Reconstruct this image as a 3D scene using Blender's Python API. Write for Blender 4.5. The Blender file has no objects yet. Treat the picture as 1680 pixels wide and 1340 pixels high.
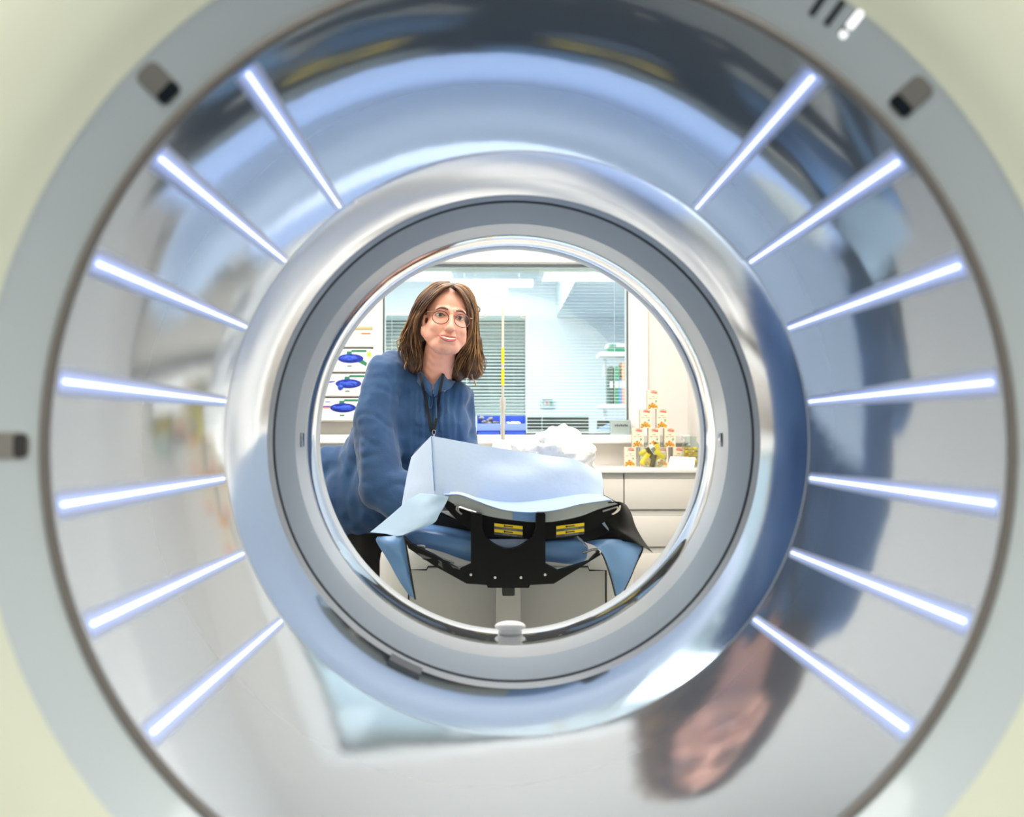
import bpy, bmesh, math, random
from mathutils import Vector, Matrix, Euler, noise
random.seed(7)
SC = bpy.context.scene
COL = SC.collection
PI = math.pi
# ---------------------------------------------------------------- camera
F = 1633.0                       # focal length in pixels of the 1680 x 1340 frame
AX = 1.05                        # height of the bore axis
CAMP = Vector((-0.033, 0.0, AX + 0.010))
VX, VY = 811.0, 711.5            # where the bore axis vanishes
cd = bpy.data.cameras.new('camera'); cam = bpy.data.objects.new('camera', cd); COL.objects.link(cam)
cd.sensor_width = 36.0; cd.lens = 36.0 * F / 1680.0; cd.clip_start = 0.02
cam.location = CAMP
cam.rotation_euler = (PI/2 + math.atan((VY-670)/F), 0, -math.atan((840-VX)/F))
cd.dof.use_dof = True; cd.dof.focus_distance = 2.85; cd.dof.aperture_fstop = 3.4
SC.camera = cam
RC = cam.rotation_euler.to_matrix()
def P(px, py, Y):
    d = RC @ Vector(((px-840)/F, -(py-670)/F, -1.0))
    return CAMP + d * (Y / d.y)
# ---------------------------------------------------------------- world, exposure, lights
w = bpy.data.worlds.new('world'); SC.world = w; w.use_nodes = True
w.node_tree.nodes['Background'].inputs[0].default_value = (0.6, 0.75, 1, 1)
w.node_tree.nodes['Background'].inputs[1].default_value = 0.05
SC.view_settings.view_transform = 'Standard'; SC.view_settings.look = 'None'
SC.view_settings.exposure = 0.0; SC.view_settings.gamma = 1.0
try: SC.view_settings.use_curve_mapping = False
except Exception: pass
SC.cycles.use_denoising = True
SC.cycles.sample_clamp_indirect = 6.0
SC.cycles.max_bounces = 14; SC.cycles.glossy_bounces = 8; SC.cycles.diffuse_bounces = 5
SC.cycles.transmission_bounces = 8; SC.cycles.transparent_max_bounces = 12
def area(name, loc, sx, sy, power, col, rot=(0, 0, 0)):
    l = bpy.data.lights.new(name, 'AREA'); l.shape = 'RECTANGLE'; l.size = sx; l.size_y = sy
    l.energy = power; l.color = col
    o = bpy.data.objects.new(name, l); o.location = loc; o.rotation_euler = rot; COL.objects.link(o); return o
EXAM = [(-1.35, 2.85), (0.0, 2.85), (1.35, 2.85)]
NEAR = [(-1.0, -0.45), (1.0, -0.45)]
CTRL = [(-0.9, 5.6), (0.5, 5.6), (-0.9, 7.6), (0.5, 7.6)]
for x, y in EXAM: area('exam_light', (x, y, 2.425), 0.9, 1.5, 26, (1.0, 0.975, 0.94))
for x, y in EXAM: area('ceiling_fill', (x, y, 2.475), 1.0, 1.6, 15, (1.0, 0.98, 0.95), (PI, 0, 0))  # unseen fill added to brighten the ceiling mirrored in the bore
for x, y in NEAR: area('near_light', (x, y, 2.53), 1.15, 0.55, 25, (0.97, 1.0, 0.96))
for x, y in CTRL: area('control_light', (x, y, 2.53), 1.15, 0.55, 33, (0.92, 0.97, 1.0))
# ---------------------------------------------------------------- materials
def lin(h):
    h = h.lstrip('#'); r = [int(h[i:i+2], 16)/255 for i in (0, 2, 4)]
    return tuple(c/12.92 if c <= .04045 else ((c+.055)/1.055)**2.4 for c in r) + (1.0,)
def mat(name, col, rough=.5, metal=0., coat=0., emit=0., ecol=None, trans=0., ior=1.45, bump=None, vary=None, sheen=0., aniso=0., sss=0., spec=None):
    m = bpy.data.materials.new(name); m.use_nodes = True
    nt = m.node_tree; b = nt.nodes['Principled BSDF']; I = b.inputs
    I['Base Color'].default_value = lin(col); I['Roughness'].default_value = rough
    I['Metallic'].default_value = metal; I['Coat Weight'].default_value = coat; I['Coat Roughness'].default_value = .05
    I['IOR'].default_value = ior; I['Transmission Weight'].default_value = trans
    I['Sheen Weight'].default_value = sheen; I['Anisotropic'].default_value = aniso
    if spec is not None: I['Specular IOR Level'].default_value = spec
    if sss: I['Subsurface Weight'].default_value = sss; I['Subsurface Radius'].default_value = (.02, .008, .004); I['Subsurface Scale'].default_value = .4
    if emit:
        I['Emission Strength'].default_value = emit; I['Emission Color'].default_value = lin(ecol or col)
    tc = nt.nodes.new('ShaderNodeTexCoord')
    if vary:      # (scale, colour2, detail)
        n = nt.nodes.new('ShaderNodeTexNoise'); n.inputs['Scale'].default_value = vary[0]; n.inputs['Detail'].default_value = 5
        nt.links.new(tc.outputs['Object'], n.inputs['Vector'])
        r = nt.nodes.new('ShaderNodeMapRange'); r.inputs[1].default_value = .35; r.inputs[2].default_value = .65
        nt.links.new(n.outputs['Fac'], r.inputs[0])
        mx = nt.nodes.new('ShaderNodeMix'); mx.data_type = 'RGBA'
        mx.inputs[6].default_value = lin(col); mx.inputs[7].default_value = lin(vary[1])
        nt.links.new(r.outputs[0], mx.inputs[0]); nt.links.new(mx.outputs[2], I['Base Color'])
    if bump:      # (scale, strength, distance[, (sx,sy,sz)])
        n = nt.nodes.new('ShaderNodeTexNoise'); n.inputs['Scale'].default_value = bump[0]; n.inputs['Detail'].default_value = 4
        src = tc.outputs['Object']
        if len(bump) > 3:
            mp = nt.nodes.new('ShaderNodeMapping'); mp.inputs['Scale'].default_value = bump[3]
            nt.links.new(src, mp.inputs[0]); src = mp.outputs[0]
        nt.links.new(src, n.inputs['Vector'])
        bp = nt.nodes.new('ShaderNodeBump'); bp.inputs['Strength'].default_value = bump[1]; bp.inputs['Distance'].default_value = bump[2]
        nt.links.new(n.outputs['Fac'], bp.inputs['Height']); nt.links.new(bp.outputs[0], I['Normal'])
    return m
M = {}
M['funnel'] = mat('funnel_plastic', '#bac5d1', .045, .66, .2, bump=(5, .12, .004, (1, .35, 1)))
M['tube'] = mat('tube_plastic', '#b9c0ca', .06, .9, .25, bump=(5, .08, .004, (1, .35, 1)))
M['lipgloss'] = mat('lip_gloss', '#d8dcde', .16, .45, .5)
M['gring'] = mat('grey_band', '#9eabb7', .5, bump=(900, .15, .0004))
M['gring2'] = mat('outer_band', '#a9b2bb', .4, coat=.3)
M['lring'] = mat('light_band', '#cfd3d6', .35, coat=.3)
M['chrome'] = mat('gloss_band', '#dfe2e4', .06, .9, .8)
M['seam'] = mat('seam_dark', '#5d6168', .5)
M['gasket'] = mat('gasket', '#77706a', .35, coat=.4)
M['face'] = mat('face_ring', '#ccd4d6', .3, coat=.3)
def thinglass(name, tint, k=1.0):
    m = bpy.data.materials.new(name); m.use_nodes = True; nt = m.node_tree; nt.nodes.clear()
    o = nt.nodes.new('ShaderNodeOutputMaterial'); mx = nt.nodes.new('ShaderNodeMixShader'); t = nt.nodes.new('ShaderNodeBsdfTransparent'); gl = nt.nodes.new('ShaderNodeBsdfGlossy'); fw = nt.nodes.new('ShaderNodeLayerWeight'); fw.inputs[0].default_value = .5; pw = nt.nodes.new('ShaderNodeMath'); pw.operation = 'POWER'; pw.inputs[1].default_value = 4; fr = nt.nodes.new('ShaderNodeMath'); fr.operation = 'MULTIPLY_ADD'
    t.inputs[0].default_value = lin(tint); gl.inputs['Roughness'].default_value = .01; nt.links.new(fw.outputs['Facing'], pw.inputs[0]); nt.links.new(pw.outputs[0], fr.inputs[0]); fr.inputs[1].default_value = .6*k; fr.inputs[2].default_value = .04*k
    nt.links.new(fr.outputs[0], mx.inputs[0]); nt.links.new(t.outputs[0], mx.inputs[1]); nt.links.new(gl.outputs[0], mx.inputs[2]); nt.links.new(mx.outputs[0], o.inputs[0]); return m
M['cream'] = mat('cream_cover', '#e9ebd4', .4, coat=.2)
M['taupe'] = mat('taupe_window', '#8f8a82', .35, coat=.5)
M['black'] = mat('black_plastic', '#0d0d0e', .45)
M['dglass'] = mat('dark_glass', '#08090c', .08, coat=1)
M['led'] = mat('led', '#ffffff', .4, emit=2.6, ecol='#e6edff')
M['halo'] = mat('led_glow_band', '#a4b5e2', .25, emit=.62, ecol='#aebff5', coat=.4)  # soft glow beside the lamp line, put into the emission
M['lit'] = mat('highlight_white', '#ffffff', .4, emit=1.3)  # emissive white painting the highlight of the third slot
M['halo2'] = mat('led_glow_edge', '#b4c1e0', .2, emit=.14, ecol='#b7c6f5', coat=.4)  # fading outer edge of the painted glow
M['wall'] = mat('wall_paint', '#e6e1db', .75, bump=(160, .08, .001))
M['cwall'] = mat('control_wall', '#eef4f8', .75)
M['ceil'] = mat('ceiling_tile', '#f8f8f5', .8, bump=(220, .15, .001))
M['floor'] = mat('vinyl_floor', '#46596e', .28, coat=.2, vary=(60, '#506479'))
M['trimw'] = mat('white_trim', '#f4f3f1', .35)
M['dtrim'] = mat('dark_trim', '#4a5153', .4)
M['lamp'] = mat('lamp_panel', '#ffffff', .5, emit=1.6, ecol='#fffaf0')
M['lampc'] = mat('pendant_tube', '#ffffff', .5, emit=3, ecol='#f4fbff')
M['glass'] = thinglass('clear_glass', '#f6fbfa')
M['slat'] = mat('blind_slat', '#f6fafb', .4)
M['slat2'] = mat('far_blind_slat', '#d6e6e2', .4)
M['night'] = mat('night_glass', '#0d1413', .08, coat=1)
M['lam'] = mat('laminate', '#d9d2c8', .4, bump=(300, .05, .0005))
M['ctop'] = mat('counter_top', '#e6e1da', .35)
M['rec'] = mat('recess', '#cbc8c2', .5)
M['ped'] = mat('pedestal', '#d2cfcc', .38, coat=.1, bump=(500, .1, .0004))
M['pedf'] = mat('pedestal_front', '#bbb8b7', .5, bump=(500, .15, .0005))
M['carbon'] = mat('black_bracket', '#060606', .5, spec=.25, bump=(400, .1, .0004))
M['padg'] = mat('grey_pad', '#a9aeac', .5, bump=(60, .2, .002))
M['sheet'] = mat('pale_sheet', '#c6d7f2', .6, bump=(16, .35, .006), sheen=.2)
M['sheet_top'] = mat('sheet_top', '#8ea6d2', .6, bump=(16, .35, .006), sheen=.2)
M['lash'] = mat('lashes', '#241712', .7)
M['sheet2'] = mat('blue_vinyl', '#5f88bb', .42, coat=.15, bump=(10, .5, .008), vary=(4, '#6c94c4'))
M['sheetg'] = mat('grey_blue_vinyl', '#8fa7bd', .45, bump=(10, .3, .006))
M['metal'] = mat('bracket_metal', '#cfc9c2', .25, .9)
M['yellow'] = mat('label_yellow', '#f2cf17', .5)
M['lgrey'] = mat('label_grey', '#55565a', .5)
M['ink'] = mat('ink', '#2a2520', .6)
M['linen'] = mat('white_linen', '#e4e1dc', .7, bump=(14, .9, .02))
M['steel'] = mat('steel_pole', '#d9d3c8', .3, .6)
M['bluebin'] = mat('blue_bin', '#3f63d8', .4)
M['silverfoil'] = mat('crumpled_packs', '#c9c9c6', .3, .4, vary=(25, '#6d6d70'))
M['carton'] = mat('glove_carton', '#f3efe9', .6)
M['green'] = mat('carton_green', '#2c7a5a', .5)
M['lime'] = mat('lime_sticker', '#b6e84a', .5)
M['glove'] = mat('nitrile_glove', '#2e4fc4', .4, bump=(40, .6, .006))
M['gloved'] = mat('glove_hollow', '#1a2e9a', .5, bump=(40, .6, .006))
M['purple'] = mat('print_purple', '#5b4aa8', .6)
M['orangep'] = mat('print_orange', '#ef8458', .6)
M['tea'] = mat('tea_carton', '#efdfc6', .5)
M['teas'] = mat('tea_carton_side', '#c9bba4', .5)
M['red'] = mat('print_red', '#d94b2e', .5)
M['fruit'] = mat('print_fruit', '#f2a229', .5)
M['leaf'] = mat('print_leaf', '#3f8a45', .5)
M['ypack'] = mat('yellow_sachet', '#f4cf1b', .4)
M['dpack'] = mat('dark_sachet', '#5e4a20', .4)
M['wpack'] = mat('white_sachet', '#efe9e2', .5)
M['brass'] = mat('gold_sweets', '#d9b44a', .35, .4)
M['paper'] = mat('white_paper', '#fdfdfd', .6)
M['plast'] = mat('clear_plastic', '#e7f2ef', .15, trans=.6, ior=1.2)
M['binder1'] = mat('binder_dark', '#39564f', .5)
M['binder2'] = mat('binder_green', '#2f8f6b', .5)
M['binder3'] = mat('binder_blue', '#6d8ee0', .5)
M['binder4'] = mat('binder_orange', '#f2b58f', .5)
M['skin'] = mat('skin', '#e3a690', .5, vary=(6, '#e09f8a'), sss=.12)
M['lips'] = mat('lips', '#b9605a', .4)
M['teeth'] = mat('teeth', '#f4ece4', .3)
M['mouth'] = mat('mouth_inside', '#4a1c1a', .6)
M['eyew'] = mat('eye_white', '#cfc6c4', .15)
M['iris'] = mat('iris', '#4a5563', .2)
M['pupil'] = mat('pupil', '#0a0808', .1)
M['brow'] = mat('brow_hair', '#6b4a38', .7)
M['rim'] = mat('spectacle_rim', '#6b4443', .3, .4)
M['gold'] = mat('gold_wire', '#d8a878', .25, .9)
M['lens'] = thinglass('spectacle_lens', '#fbfbfb', .5)
M['hair'] = mat('brown_hair', '#50331f', .38, vary=(55, '#321e12'), bump=(60, .4, .004, (6, 6, 1)))
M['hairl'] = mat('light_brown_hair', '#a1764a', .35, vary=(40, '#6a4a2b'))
M['hairm'] = mat('mid_brown_hair', '#704a2b', .36, vary=(40, '#4c311c'))
M['knit'] = mat('blue_knit', '#294d77', .85, vary=(9, '#22426a'), sheen=.25, bump=(420, .55, .0012, (1, 1, .6)))
M['trouser'] = mat('black_trousers', '#161412', .85, bump=(200, .3, .002))
M['shoe'] = mat('black_shoes', '#111111', .4)
M['lany'] = mat('black_lanyard', '#0c0c0f', .7)
# ---------------------------------------------------------------- helpers
def tag(o, label=None, cat=None, group=None, kind=None):
    if label: o['label'] = label
    if cat: o['category'] = cat
    if group: o['group'] = group
    if kind: o['kind'] = kind
    return o
def empty(name, loc, label, cat, group=None):
    o = bpy.data.objects.new(name, None); o.empty_display_size = .05; o.location = loc; COL.objects.link(o)
    return tag(o, label, cat, group)
def link(name, bm, mats, parent=None, smooth=35, flip=False):
    """bm holds WORLD coordinates; the object gets its origin at the parent's or its own base."""
    bmesh.ops.recalc_face_normals(bm, faces=bm.faces)
    me = bpy.data.meshes.new(name); 
    base = Vector((0, 0, 0))
    if parent is not None: base = wloc(parent)
    elif len(bm.verts):
        xs = [v.co.x for v in bm.verts]; ys = [v.co.y for v in bm.verts]; zs = [v.co.z for v in bm.verts]
        base = Vector(((min(xs)+max(xs))/2, (min(ys)+max(ys))/2, min(zs)))
    for v in bm.verts: v.co -= base
    bm.to_mesh(me); bm.free()
    if not isinstance(mats, (list, tuple)): mats = [mats]
    for m in mats: me.materials.append(M[m] if isinstance(m, str) else m)
    if smooth is not None:
        for p in me.polygons: p.use_smooth = True
        me.set_sharp_from_angle(angle=math.radians(smooth))
    o = bpy.data.objects.new(name, me); COL.objects.link(o)
    if parent is not None: o.parent = parent
    else: o.location = base
    return o
def wloc(o):
    v = Vector(o.location); q = o.parent
    while q is not None: v += Vector(q.location); q = q.parent
    return v
def new(): return bmesh.new()
def box(bm, a, b, bev=0., mi=0, rz=0, seg=2):
    """axis aligned box between corners a and b"""
    c = [(a[i]+b[i])/2 for i in range(3)]; s = [abs(b[i]-a[i]) for i in range(3)]
    r = bmesh.ops.create_cube(bm, size=1.0, matrix=Matrix.Translation(c) @ Matrix.Rotation(rz, 4, 'Z') @ Matrix.Diagonal((*s, 1)))
    vs = r['verts']; fs = {f for v in vs for f in v.link_faces}
    if bev > 0:
        es = {e for v in vs for e in v.link_edges}
        r = bmesh.ops.bevel(bm, geom=list(es), offset=min(bev, min(s)*.49), segments=seg, affect='EDGES', profile=.5)
        fs = {f for f in fs if f.is_valid} | set(r['faces'])
    for f in fs: f.material_index = mi
    return fs
def prism(bm, pts, off, mi=0):
    """closed polygon of 3-D points swept by vector off"""
    off = Vector(off); a = [bm.verts.new(p) for p in pts]; b = [bm.verts.new(Vector(p)+off) for p in pts]
    fs = [bm.faces.new(a), bm.faces.new(b[::-1])]
    n = len(a)
    for i in range(n): fs.append(bm.faces.new((a[i], b[i], b[(i+1) % n], a[(i+1) % n])))
    for f in fs: f.material_index = mi
    return fs
def tube(bm, pts, rad, seg=8, mi=0, flat=1., cap=True, up=None):
    pts = [Vector(p) for p in pts]; n = len(pts)
    rs = rad if isinstance(rad, (list, tuple)) else [rad]*n
    rings = []; u = None
    for i, p in enumerate(pts):
        t = (pts[min(i+1, n-1)] - pts[max(i-1, 0)])
        if t.length < 1e-9: t = Vector((0, 0, 1))
        t.normalize()
        if u is None:
            u = Vector(up) if up else (Vector((0, 0, 1)) if abs(t.z) < .9 else Vector((1, 0, 0)))
        u = (u - t*u.dot(t))
        if u.length < 1e-6: u = t.orthogonal()
        u.normalize(); v = t.cross(u)
        rings.append([bm.verts.new(p + (u*math.cos(a)*flat + v*math.sin(a))*rs[i]) for a in [2*PI*k/seg for k in range(seg)]])
    for i in range(n-1):
        for k in range(seg):
            f = bm.faces.new((rings[i][k], rings[i][(k+1) % seg], rings[i+1][(k+1) % seg], rings[i+1][k])); f.material_index = mi
    if cap:
        for r in (rings[0][::-1], rings[-1]):
            f = bm.faces.new(r); f.material_index = mi
def lathe_y(bm, prof, seg=128, mi=0, cx=0., cz=None, closed=False, a0=0, a1=2*PI):
    """revolve (y, R) about the bore axis"""
    cz = AX if cz is None else cz; full = abs(a1-a0-2*PI) < 1e-6; n = seg if full else seg+1
    rings = [[bm.verts.new((cx+R*math.sin(a0+(a1-a0)*k/seg), y, cz+R*math.cos(a0+(a1-a0)*k/seg))) for k in range(n)] for y, R in prof]
    q = len(rings)
    for i in range(q if closed else q-1):
        A, B = rings[i], rings[(i+1) % q]
        for k in range(seg):
            f = bm.faces.new((A[k], A[(k+1) % n], B[(k+1) % n], B[k])); f.material_index = mi
def lathe_z(bm, prof, c, seg=24, mi=0):
    """revolve (R, z) about a vertical line through c"""
    rings = [[bm.verts.new((c[0]+max(R, 1e-5)*math.cos(2*PI*k/seg), c[1]+max(R, 1e-5)*math.sin(2*PI*k/seg), c[2]+z)) for k in range(seg)] for R, z in prof]
    for i in range(len(rings)-1):
        for k in range(seg):
            f = bm.faces.new((rings[i][k], rings[i][(k+1) % seg], rings[i+1][(k+1) % seg], rings[i+1][k])); f.material_index = mi
def ball(bm, c, r, mi=0, sub=3, rot=None):
    r = r if isinstance(r, (list, tuple)) else (r, r, r)
    m = Matrix.Translation(c) @ (rot.to_4x4() if rot is not None else Matrix()) @ Matrix.Diagonal((*r, 1))
    q = bmesh.ops.create_icosphere(bm, subdivisions=sub, radius=1.0, matrix=m)
    for v in q['verts']:
        for f in v.link_faces: f.material_index = mi
def capsule(bm, a, b, ra, rb, n=9, sub=2):
    a, b = Vector(a), Vector(b)
    L = (b-a).length; n = max(2, int(L/(min(ra, rb)*.45))+1); n = min(n, 30)
    for i in range(n):
        t = i/(n-1); ball(bm, a.lerp(b, t), ra+(rb-ra)*t, sub=sub)
def catmull(pts, n):
    pts = [Vector(p) for p in pts]; out = []; m = len(pts)
    for i in range(m-1):
        p0 = pts[max(i-1, 0)]; p1 = pts[i]; p2 = pts[i+1]; p3 = pts[min(i+2, m-1)]
        if i == 0: p0 = p1*2 - p2
        if i == m-2: p3 = p2*2 - p1
        for k in range(n):
            t = k/n
            out.append(.5*((2*p1) + (p2-p0)*t + (2*p0-5*p1+4*p2-p3)*t*t + (3*p1-p0-3*p2+p3)*t**3))
    out.append(pts[-1]); return out
def surf(bm, grid, nu=6, nv=6, thick=0., off=None, mi=0, amp=0., sc=8.):
    """smooth sheet through a grid of control points, optional thickness"""
    rows = [catmull(r, nu) for r in grid]
    cols = list(zip(*rows)); g = [catmull(c, nv) for c in cols]          # g[u][v]
    U, V = len(g), len(g[0])
    def nz(p): return p + Vector((noise.noise(p*sc), noise.noise(p*sc+Vector((9, 3, 1))), noise.noise(p*sc+Vector((2, 7, 5)))))*amp if amp else p
    A = [[bm.verts.new(nz(g[u][v])) for v in range(V)] for u in range(U)]
    fs = []
    for u in range(U-1):
        for v in range(V-1): fs.append(bm.faces.new((A[u][v], A[u+1][v], A[u+1][v+1], A[u][v+1])))
    if thick:
        off = Vector(off or (0, 1, 0))*thick
        B = [[bm.verts.new(A[u][v].co+off) for v in range(V)] for u in range(U)]
        for u in range(U-1):
            for v in range(V-1): fs.append(bm.faces.new((B[u][v+1], B[u+1][v+1], B[u+1][v], B[u][v])))
        for u in range(U-1):
            fs.append(bm.faces.new((A[u][0], B[u][0], B[u+1][0], A[u+1][0]))); fs.append(bm.faces.new((A[u+1][V-1], B[u+1][V-1], B[u][V-1], A[u][V-1])))
        for v in range(V-1):
            fs.append(bm.faces.new((A[0][v+1], B[0][v+1], B[0][v], A[0][v]))); fs.append(bm.faces.new((A[U-1][v], B[U-1][v], B[U-1][v+1], A[U-1][v+1])))
    for f in fs: f.material_index = mi
def remeshed(bm, voxel, smooth_it=6, fac=.5, disp=None):
    """voxel-union of overlapping solids -> one continuous smooth bmesh"""
    me = bpy.data.meshes.new('tmp'); bm.to_mesh(me); bm.free()
    o = bpy.data.objects.new('tmp', me); COL.objects.link(o)
    r = o.modifiers.new('r', 'REMESH'); r.mode = 'VOXEL'; r.voxel_size = voxel
    if smooth_it:
        s = o.modifiers.new('s', 'SMOOTH'); s.factor = fac; s.iterations = smooth_it
    dg = bpy.context.evaluated_depsgraph_get(); e = o.evaluated_get(dg); m2 = bpy.data.meshes.new_from_object(e)
    out = bmesh.new(); out.from_mesh(m2)
    bpy.data.objects.remove(o); bpy.data.meshes.remove(me); bpy.data.meshes.remove(m2)
    if disp:
        out.normal_update()
        mv = [(v, disp(v.co.copy(), v.normal.copy())) for v in out.verts]
        for v, d in mv: v.co += d
    return out
def merge(dst, src, mi=None):
    me = bpy.data.meshes.new('t'); src.to_mesh(me); src.free()
    k = len(dst.faces); dst.from_mesh(me); bpy.data.meshes.remove(me)
    dst.faces.ensure_lookup_table()
    if mi is not None:
        for f in dst.faces[k:]: f.material_index = mi
def copy_thing(src, loc, label, group=None):
    c = src.copy(); COL.objects.link(c); c.location = loc; c['label'] = label
    if group: c['group'] = group
    for ch in list(src.children):
        d = ch.copy(); COL.objects.link(d); d.parent = c
        for g in list(ch.children):
            e = g.copy(); COL.objects.link(e); e.parent = d
    return c
# ================================================================ SETTING
XL, XR, YB, YW, YE, HC = -2.4, 2.4, -2.2, 4.40, 9.0, 2.6
def struct(name, fn, m, smooth=None):
    bm = new(); fn(bm); return tag(link(name, bm, m, None, smooth), kind='structure')
struct('floor', lambda b: box(b, (XL-.1, YB-.1, -.1), (XR+.1, YE+.1, 0)), 'floor')
struct('ceiling', lambda b: box(b, (XL-.1, YB-.1, HC), (XR+.1, YE+.1, HC+.1)), 'ceil')
struct('wall_left', lambda b: box(b, (XL-.1, YB-.1, 0), (XL, YW+.1, HC)), 'wall')
struct('wall_right', lambda b: box(b, (XR, YB-.1, 0), (XR+.1, 3.6, HC)), 'wall')
struct('wall_near', lambda b: box(b, (XL, YB-.1, 0), (XR, YB, HC)), 'wall')
WR = P(1128, 700, YW).x          # alcove return
struct('wall_return', lambda b: (box(b, (WR, 3.6, 0), (WR+.1, YW, HC)), box(b, (WR+.1, 3.6, 0), (XR+.1, 3.7, HC))), 'wall')
wl, wr_, wt, wb = P(628, 600, YW).x, P(1031, 600, YW).x, P(800, 433, YW).z, P(800, 713, YW).z
def far_wall(b):
    box(b, (XL, YW, 0), (XR, YW+.12, wb)); box(b, (XL, YW, wt), (XR, YW+.12, HC))
    box(b, (XL, YW, wb), (wl, YW+.12, wt)); box(b, (wr_, YW, wb), (XR, YW+.12, wt))
struct('wall_back', far_wall, 'wall')
struct('trim_1', lambda b: box(b, (wl-.05, YW-.018, wt+.006), (wr_+.08, YW+.0, wt+.05), .004), 'trimw')
struct('trim_2', lambda b: box(b, (wl-.04, YW-.018, wb), (wl-.004, YW+.0, wt+.006), .004), 'trimw')
struct('trim_3', lambda b: box(b, (wr_+.006, YW-.018, wb), (P(1062, 600, YW).x, YW+.0, wt+.006), .004), 'trimw')
struct('trim_4', lambda b: box(b, (wl-.3, YW-.075, wb-.038), (WR, YW, wb), .006), 'trimw')   # sill
wn = tag(bpy.data.objects.new('window_1', None), kind='structure'); wn.location = ((wl+wr_)/2, YW+.06, wb); COL.objects.link(wn)
bm = new()
for a, b in (((wl, YW, wb), (wl+.006, YW+.02, wt)), ((wr_-.006, YW, wb), (wr_, YW+.02, wt)), ((wl, YW, wt-.007), (wr_, YW+.02, wt)), ((wl, YW, wb), (wr_, YW+.02, wb+.005))): box(bm, a, b)
link('window_frame', bm, 'dtrim', wn, None)
bm = new(); box(bm, (wl+.004, YW+.02, wb+.003), (wr_-.004, YW+.026, wt-.004)); link('pane', bm, 'glass', wn, None)
for x0, x1, nm in ((XL-.1, XL, 'wall_control_left'), (1.35, 1.45, 'wall_control_right')):
    struct(nm, lambda b, x0=x0, x1=x1: box(b, (x0, YW+.12, 0), (x1, YE, HC)), 'cwall')
nl, nr, ntp, nbt = P(590, 600, YE).x, P(862, 600, YE).x, P(700, 518, YE).z, P(700, 682, YE).z
def end_wall(b):
    box(b, (XL, YE, 0), (1.45, YE+.1, nbt)); box(b, (XL, YE, ntp), (1.45, YE+.1, HC))
    box(b, (XL, YE, nbt), (nl, YE+.1, ntp)); box(b, (nr, YE, nbt), (1.45, YE+.1, ntp))
struct('wall_control_end', end_wall, 'cwall')
w2 = tag(bpy.data.objects.new('window_2', None), kind='structure'); w2.location = ((nl+nr)/2, YE+.05, nbt); COL.objects.link(w2)
bm = new(); box(bm, (nl, YE+.06, nbt), (nr, YE+.07, ntp)); link('pane', bm, 'night', w2, None)
bm = new()
for a, b in (((nl-.03, YE-.012, nbt-.03), (nr+.03, YE, nbt)), ((nl-.03, YE-.012, ntp), (nr+.03, YE, ntp+.03)), ((nr, YE-.012, nbt), (nr+.03, YE, ntp)), ((nl-.03, YE-.012, nbt), (nl, YE, ntp))): box(bm, a, b)
link('window_frame', bm, 'trimw', w2, None)
def blind(label, x0, x1, z0, z1, Y, pitch, depth, tilt, m, cords):
    r = empty('venetian_blind', ((x0+x1)/2, Y, z0), label, 'blind')
    base = None; k = 0; z = z0 + pitch
    while z < z1 - .012:
        if base is None:
            bm = new(); fs = box(bm, (x0+.004, Y-depth/2, z-.0004), (x1-.004, Y+depth/2, z+.0004))
            bmesh.ops.rotate(bm, verts=bm.verts, cent=((x0+x1)/2, Y, z), matrix=Matrix.Rotation(tilt, 3, 'X'))
            base = link('slat', bm, m, r, None)
        else:
            o = base.copy(); COL.objects.link(o); o.parent = r; o.location = (0, 0, k*pitch)
        k += 1; z += pitch
    bm = new(); box(bm, (x0, Y-.014, z1-.016), (x1, Y+.014, z1-.001), .002); link('headrail', bm, m, r)
    bm = new(); box(bm, (x0, Y-.01, z0+.001), (x1, Y+.01, z0+.009), .002); link('bottom_rail', bm, m, r)
    for c in cords:
        bm = new(); tube(bm, [(c, Y-depth/2-.001, z0+.005), (c, Y-depth/2-.001, z1-.01)], .0009, 5); link('ladder_cord', bm, m, r)
blind('fine white venetian blind filling the wide control room window behind the woman', wl+.002, wr_-.002, wb+.006, wt-.008, YW+.075, .0147, .0145, math.radians(6), 'slat', [P(x, 600, YW+.07).x for x in (643, 766, 889, 1008)])
blind('grey green venetian blind over the dark night window far across the control room', nl+.005, nr-.005, nbt+.004, ntp-.004, YE+.03, .031, .026, math.radians(32), 'slat2', [P(x, 600, YE).x for x in (722, 843)])
# ceiling panels
for k, (x, y) in enumerate(EXAM+NEAR+CTRL):
    ex = k < 3; hw = (.52, .82) if ex else (.65, .35)
    lab = ['white square ceiling light above the woman on the window side of the room', 'white square ceiling light straight above the patient table', 'white square ceiling light above the drawers side of the table', 'left white ceiling light on the near side of the scanner', 'right white ceiling light on the near side of the scanner', 'left ceiling light just behind the blind in the control room', 'right ceiling light just behind the blind in the control room', 'left ceiling light at the far end of the control room', 'right ceiling light at the far end of the control room'][k]
    t = empty('ceiling_light', (x, y, 2.545), lab, 'ceiling light')
    zz = 2.44 if ex else 2.55
    bm = new(); box(bm, (x-hw[0], y-hw[1], zz), (x+hw[0], y+hw[1], zz+(.03 if ex else .05)), .006); link('housing', bm, 'trimw', t)
    bm = new(); box(bm, (x-hw[0]+.03, y-hw[1]+.03, zz-.005), (x+hw[0]-.03, y+hw[1]-.03, zz+.002)); link('diffuser', bm, 'lamp', t, None)
    if ex:  # hung lower on wires to make room for the added upward fill
        for sx in (-1, 1):
            for sy in (-1, 1):
                bm = new(); tube(bm, [(x+sx*.45, y+sy*.7, zz+.02), (x+sx*.45, y+sy*.7, HC)], .002, 5); link('suspension_wire', bm, 'steel', t)
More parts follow.
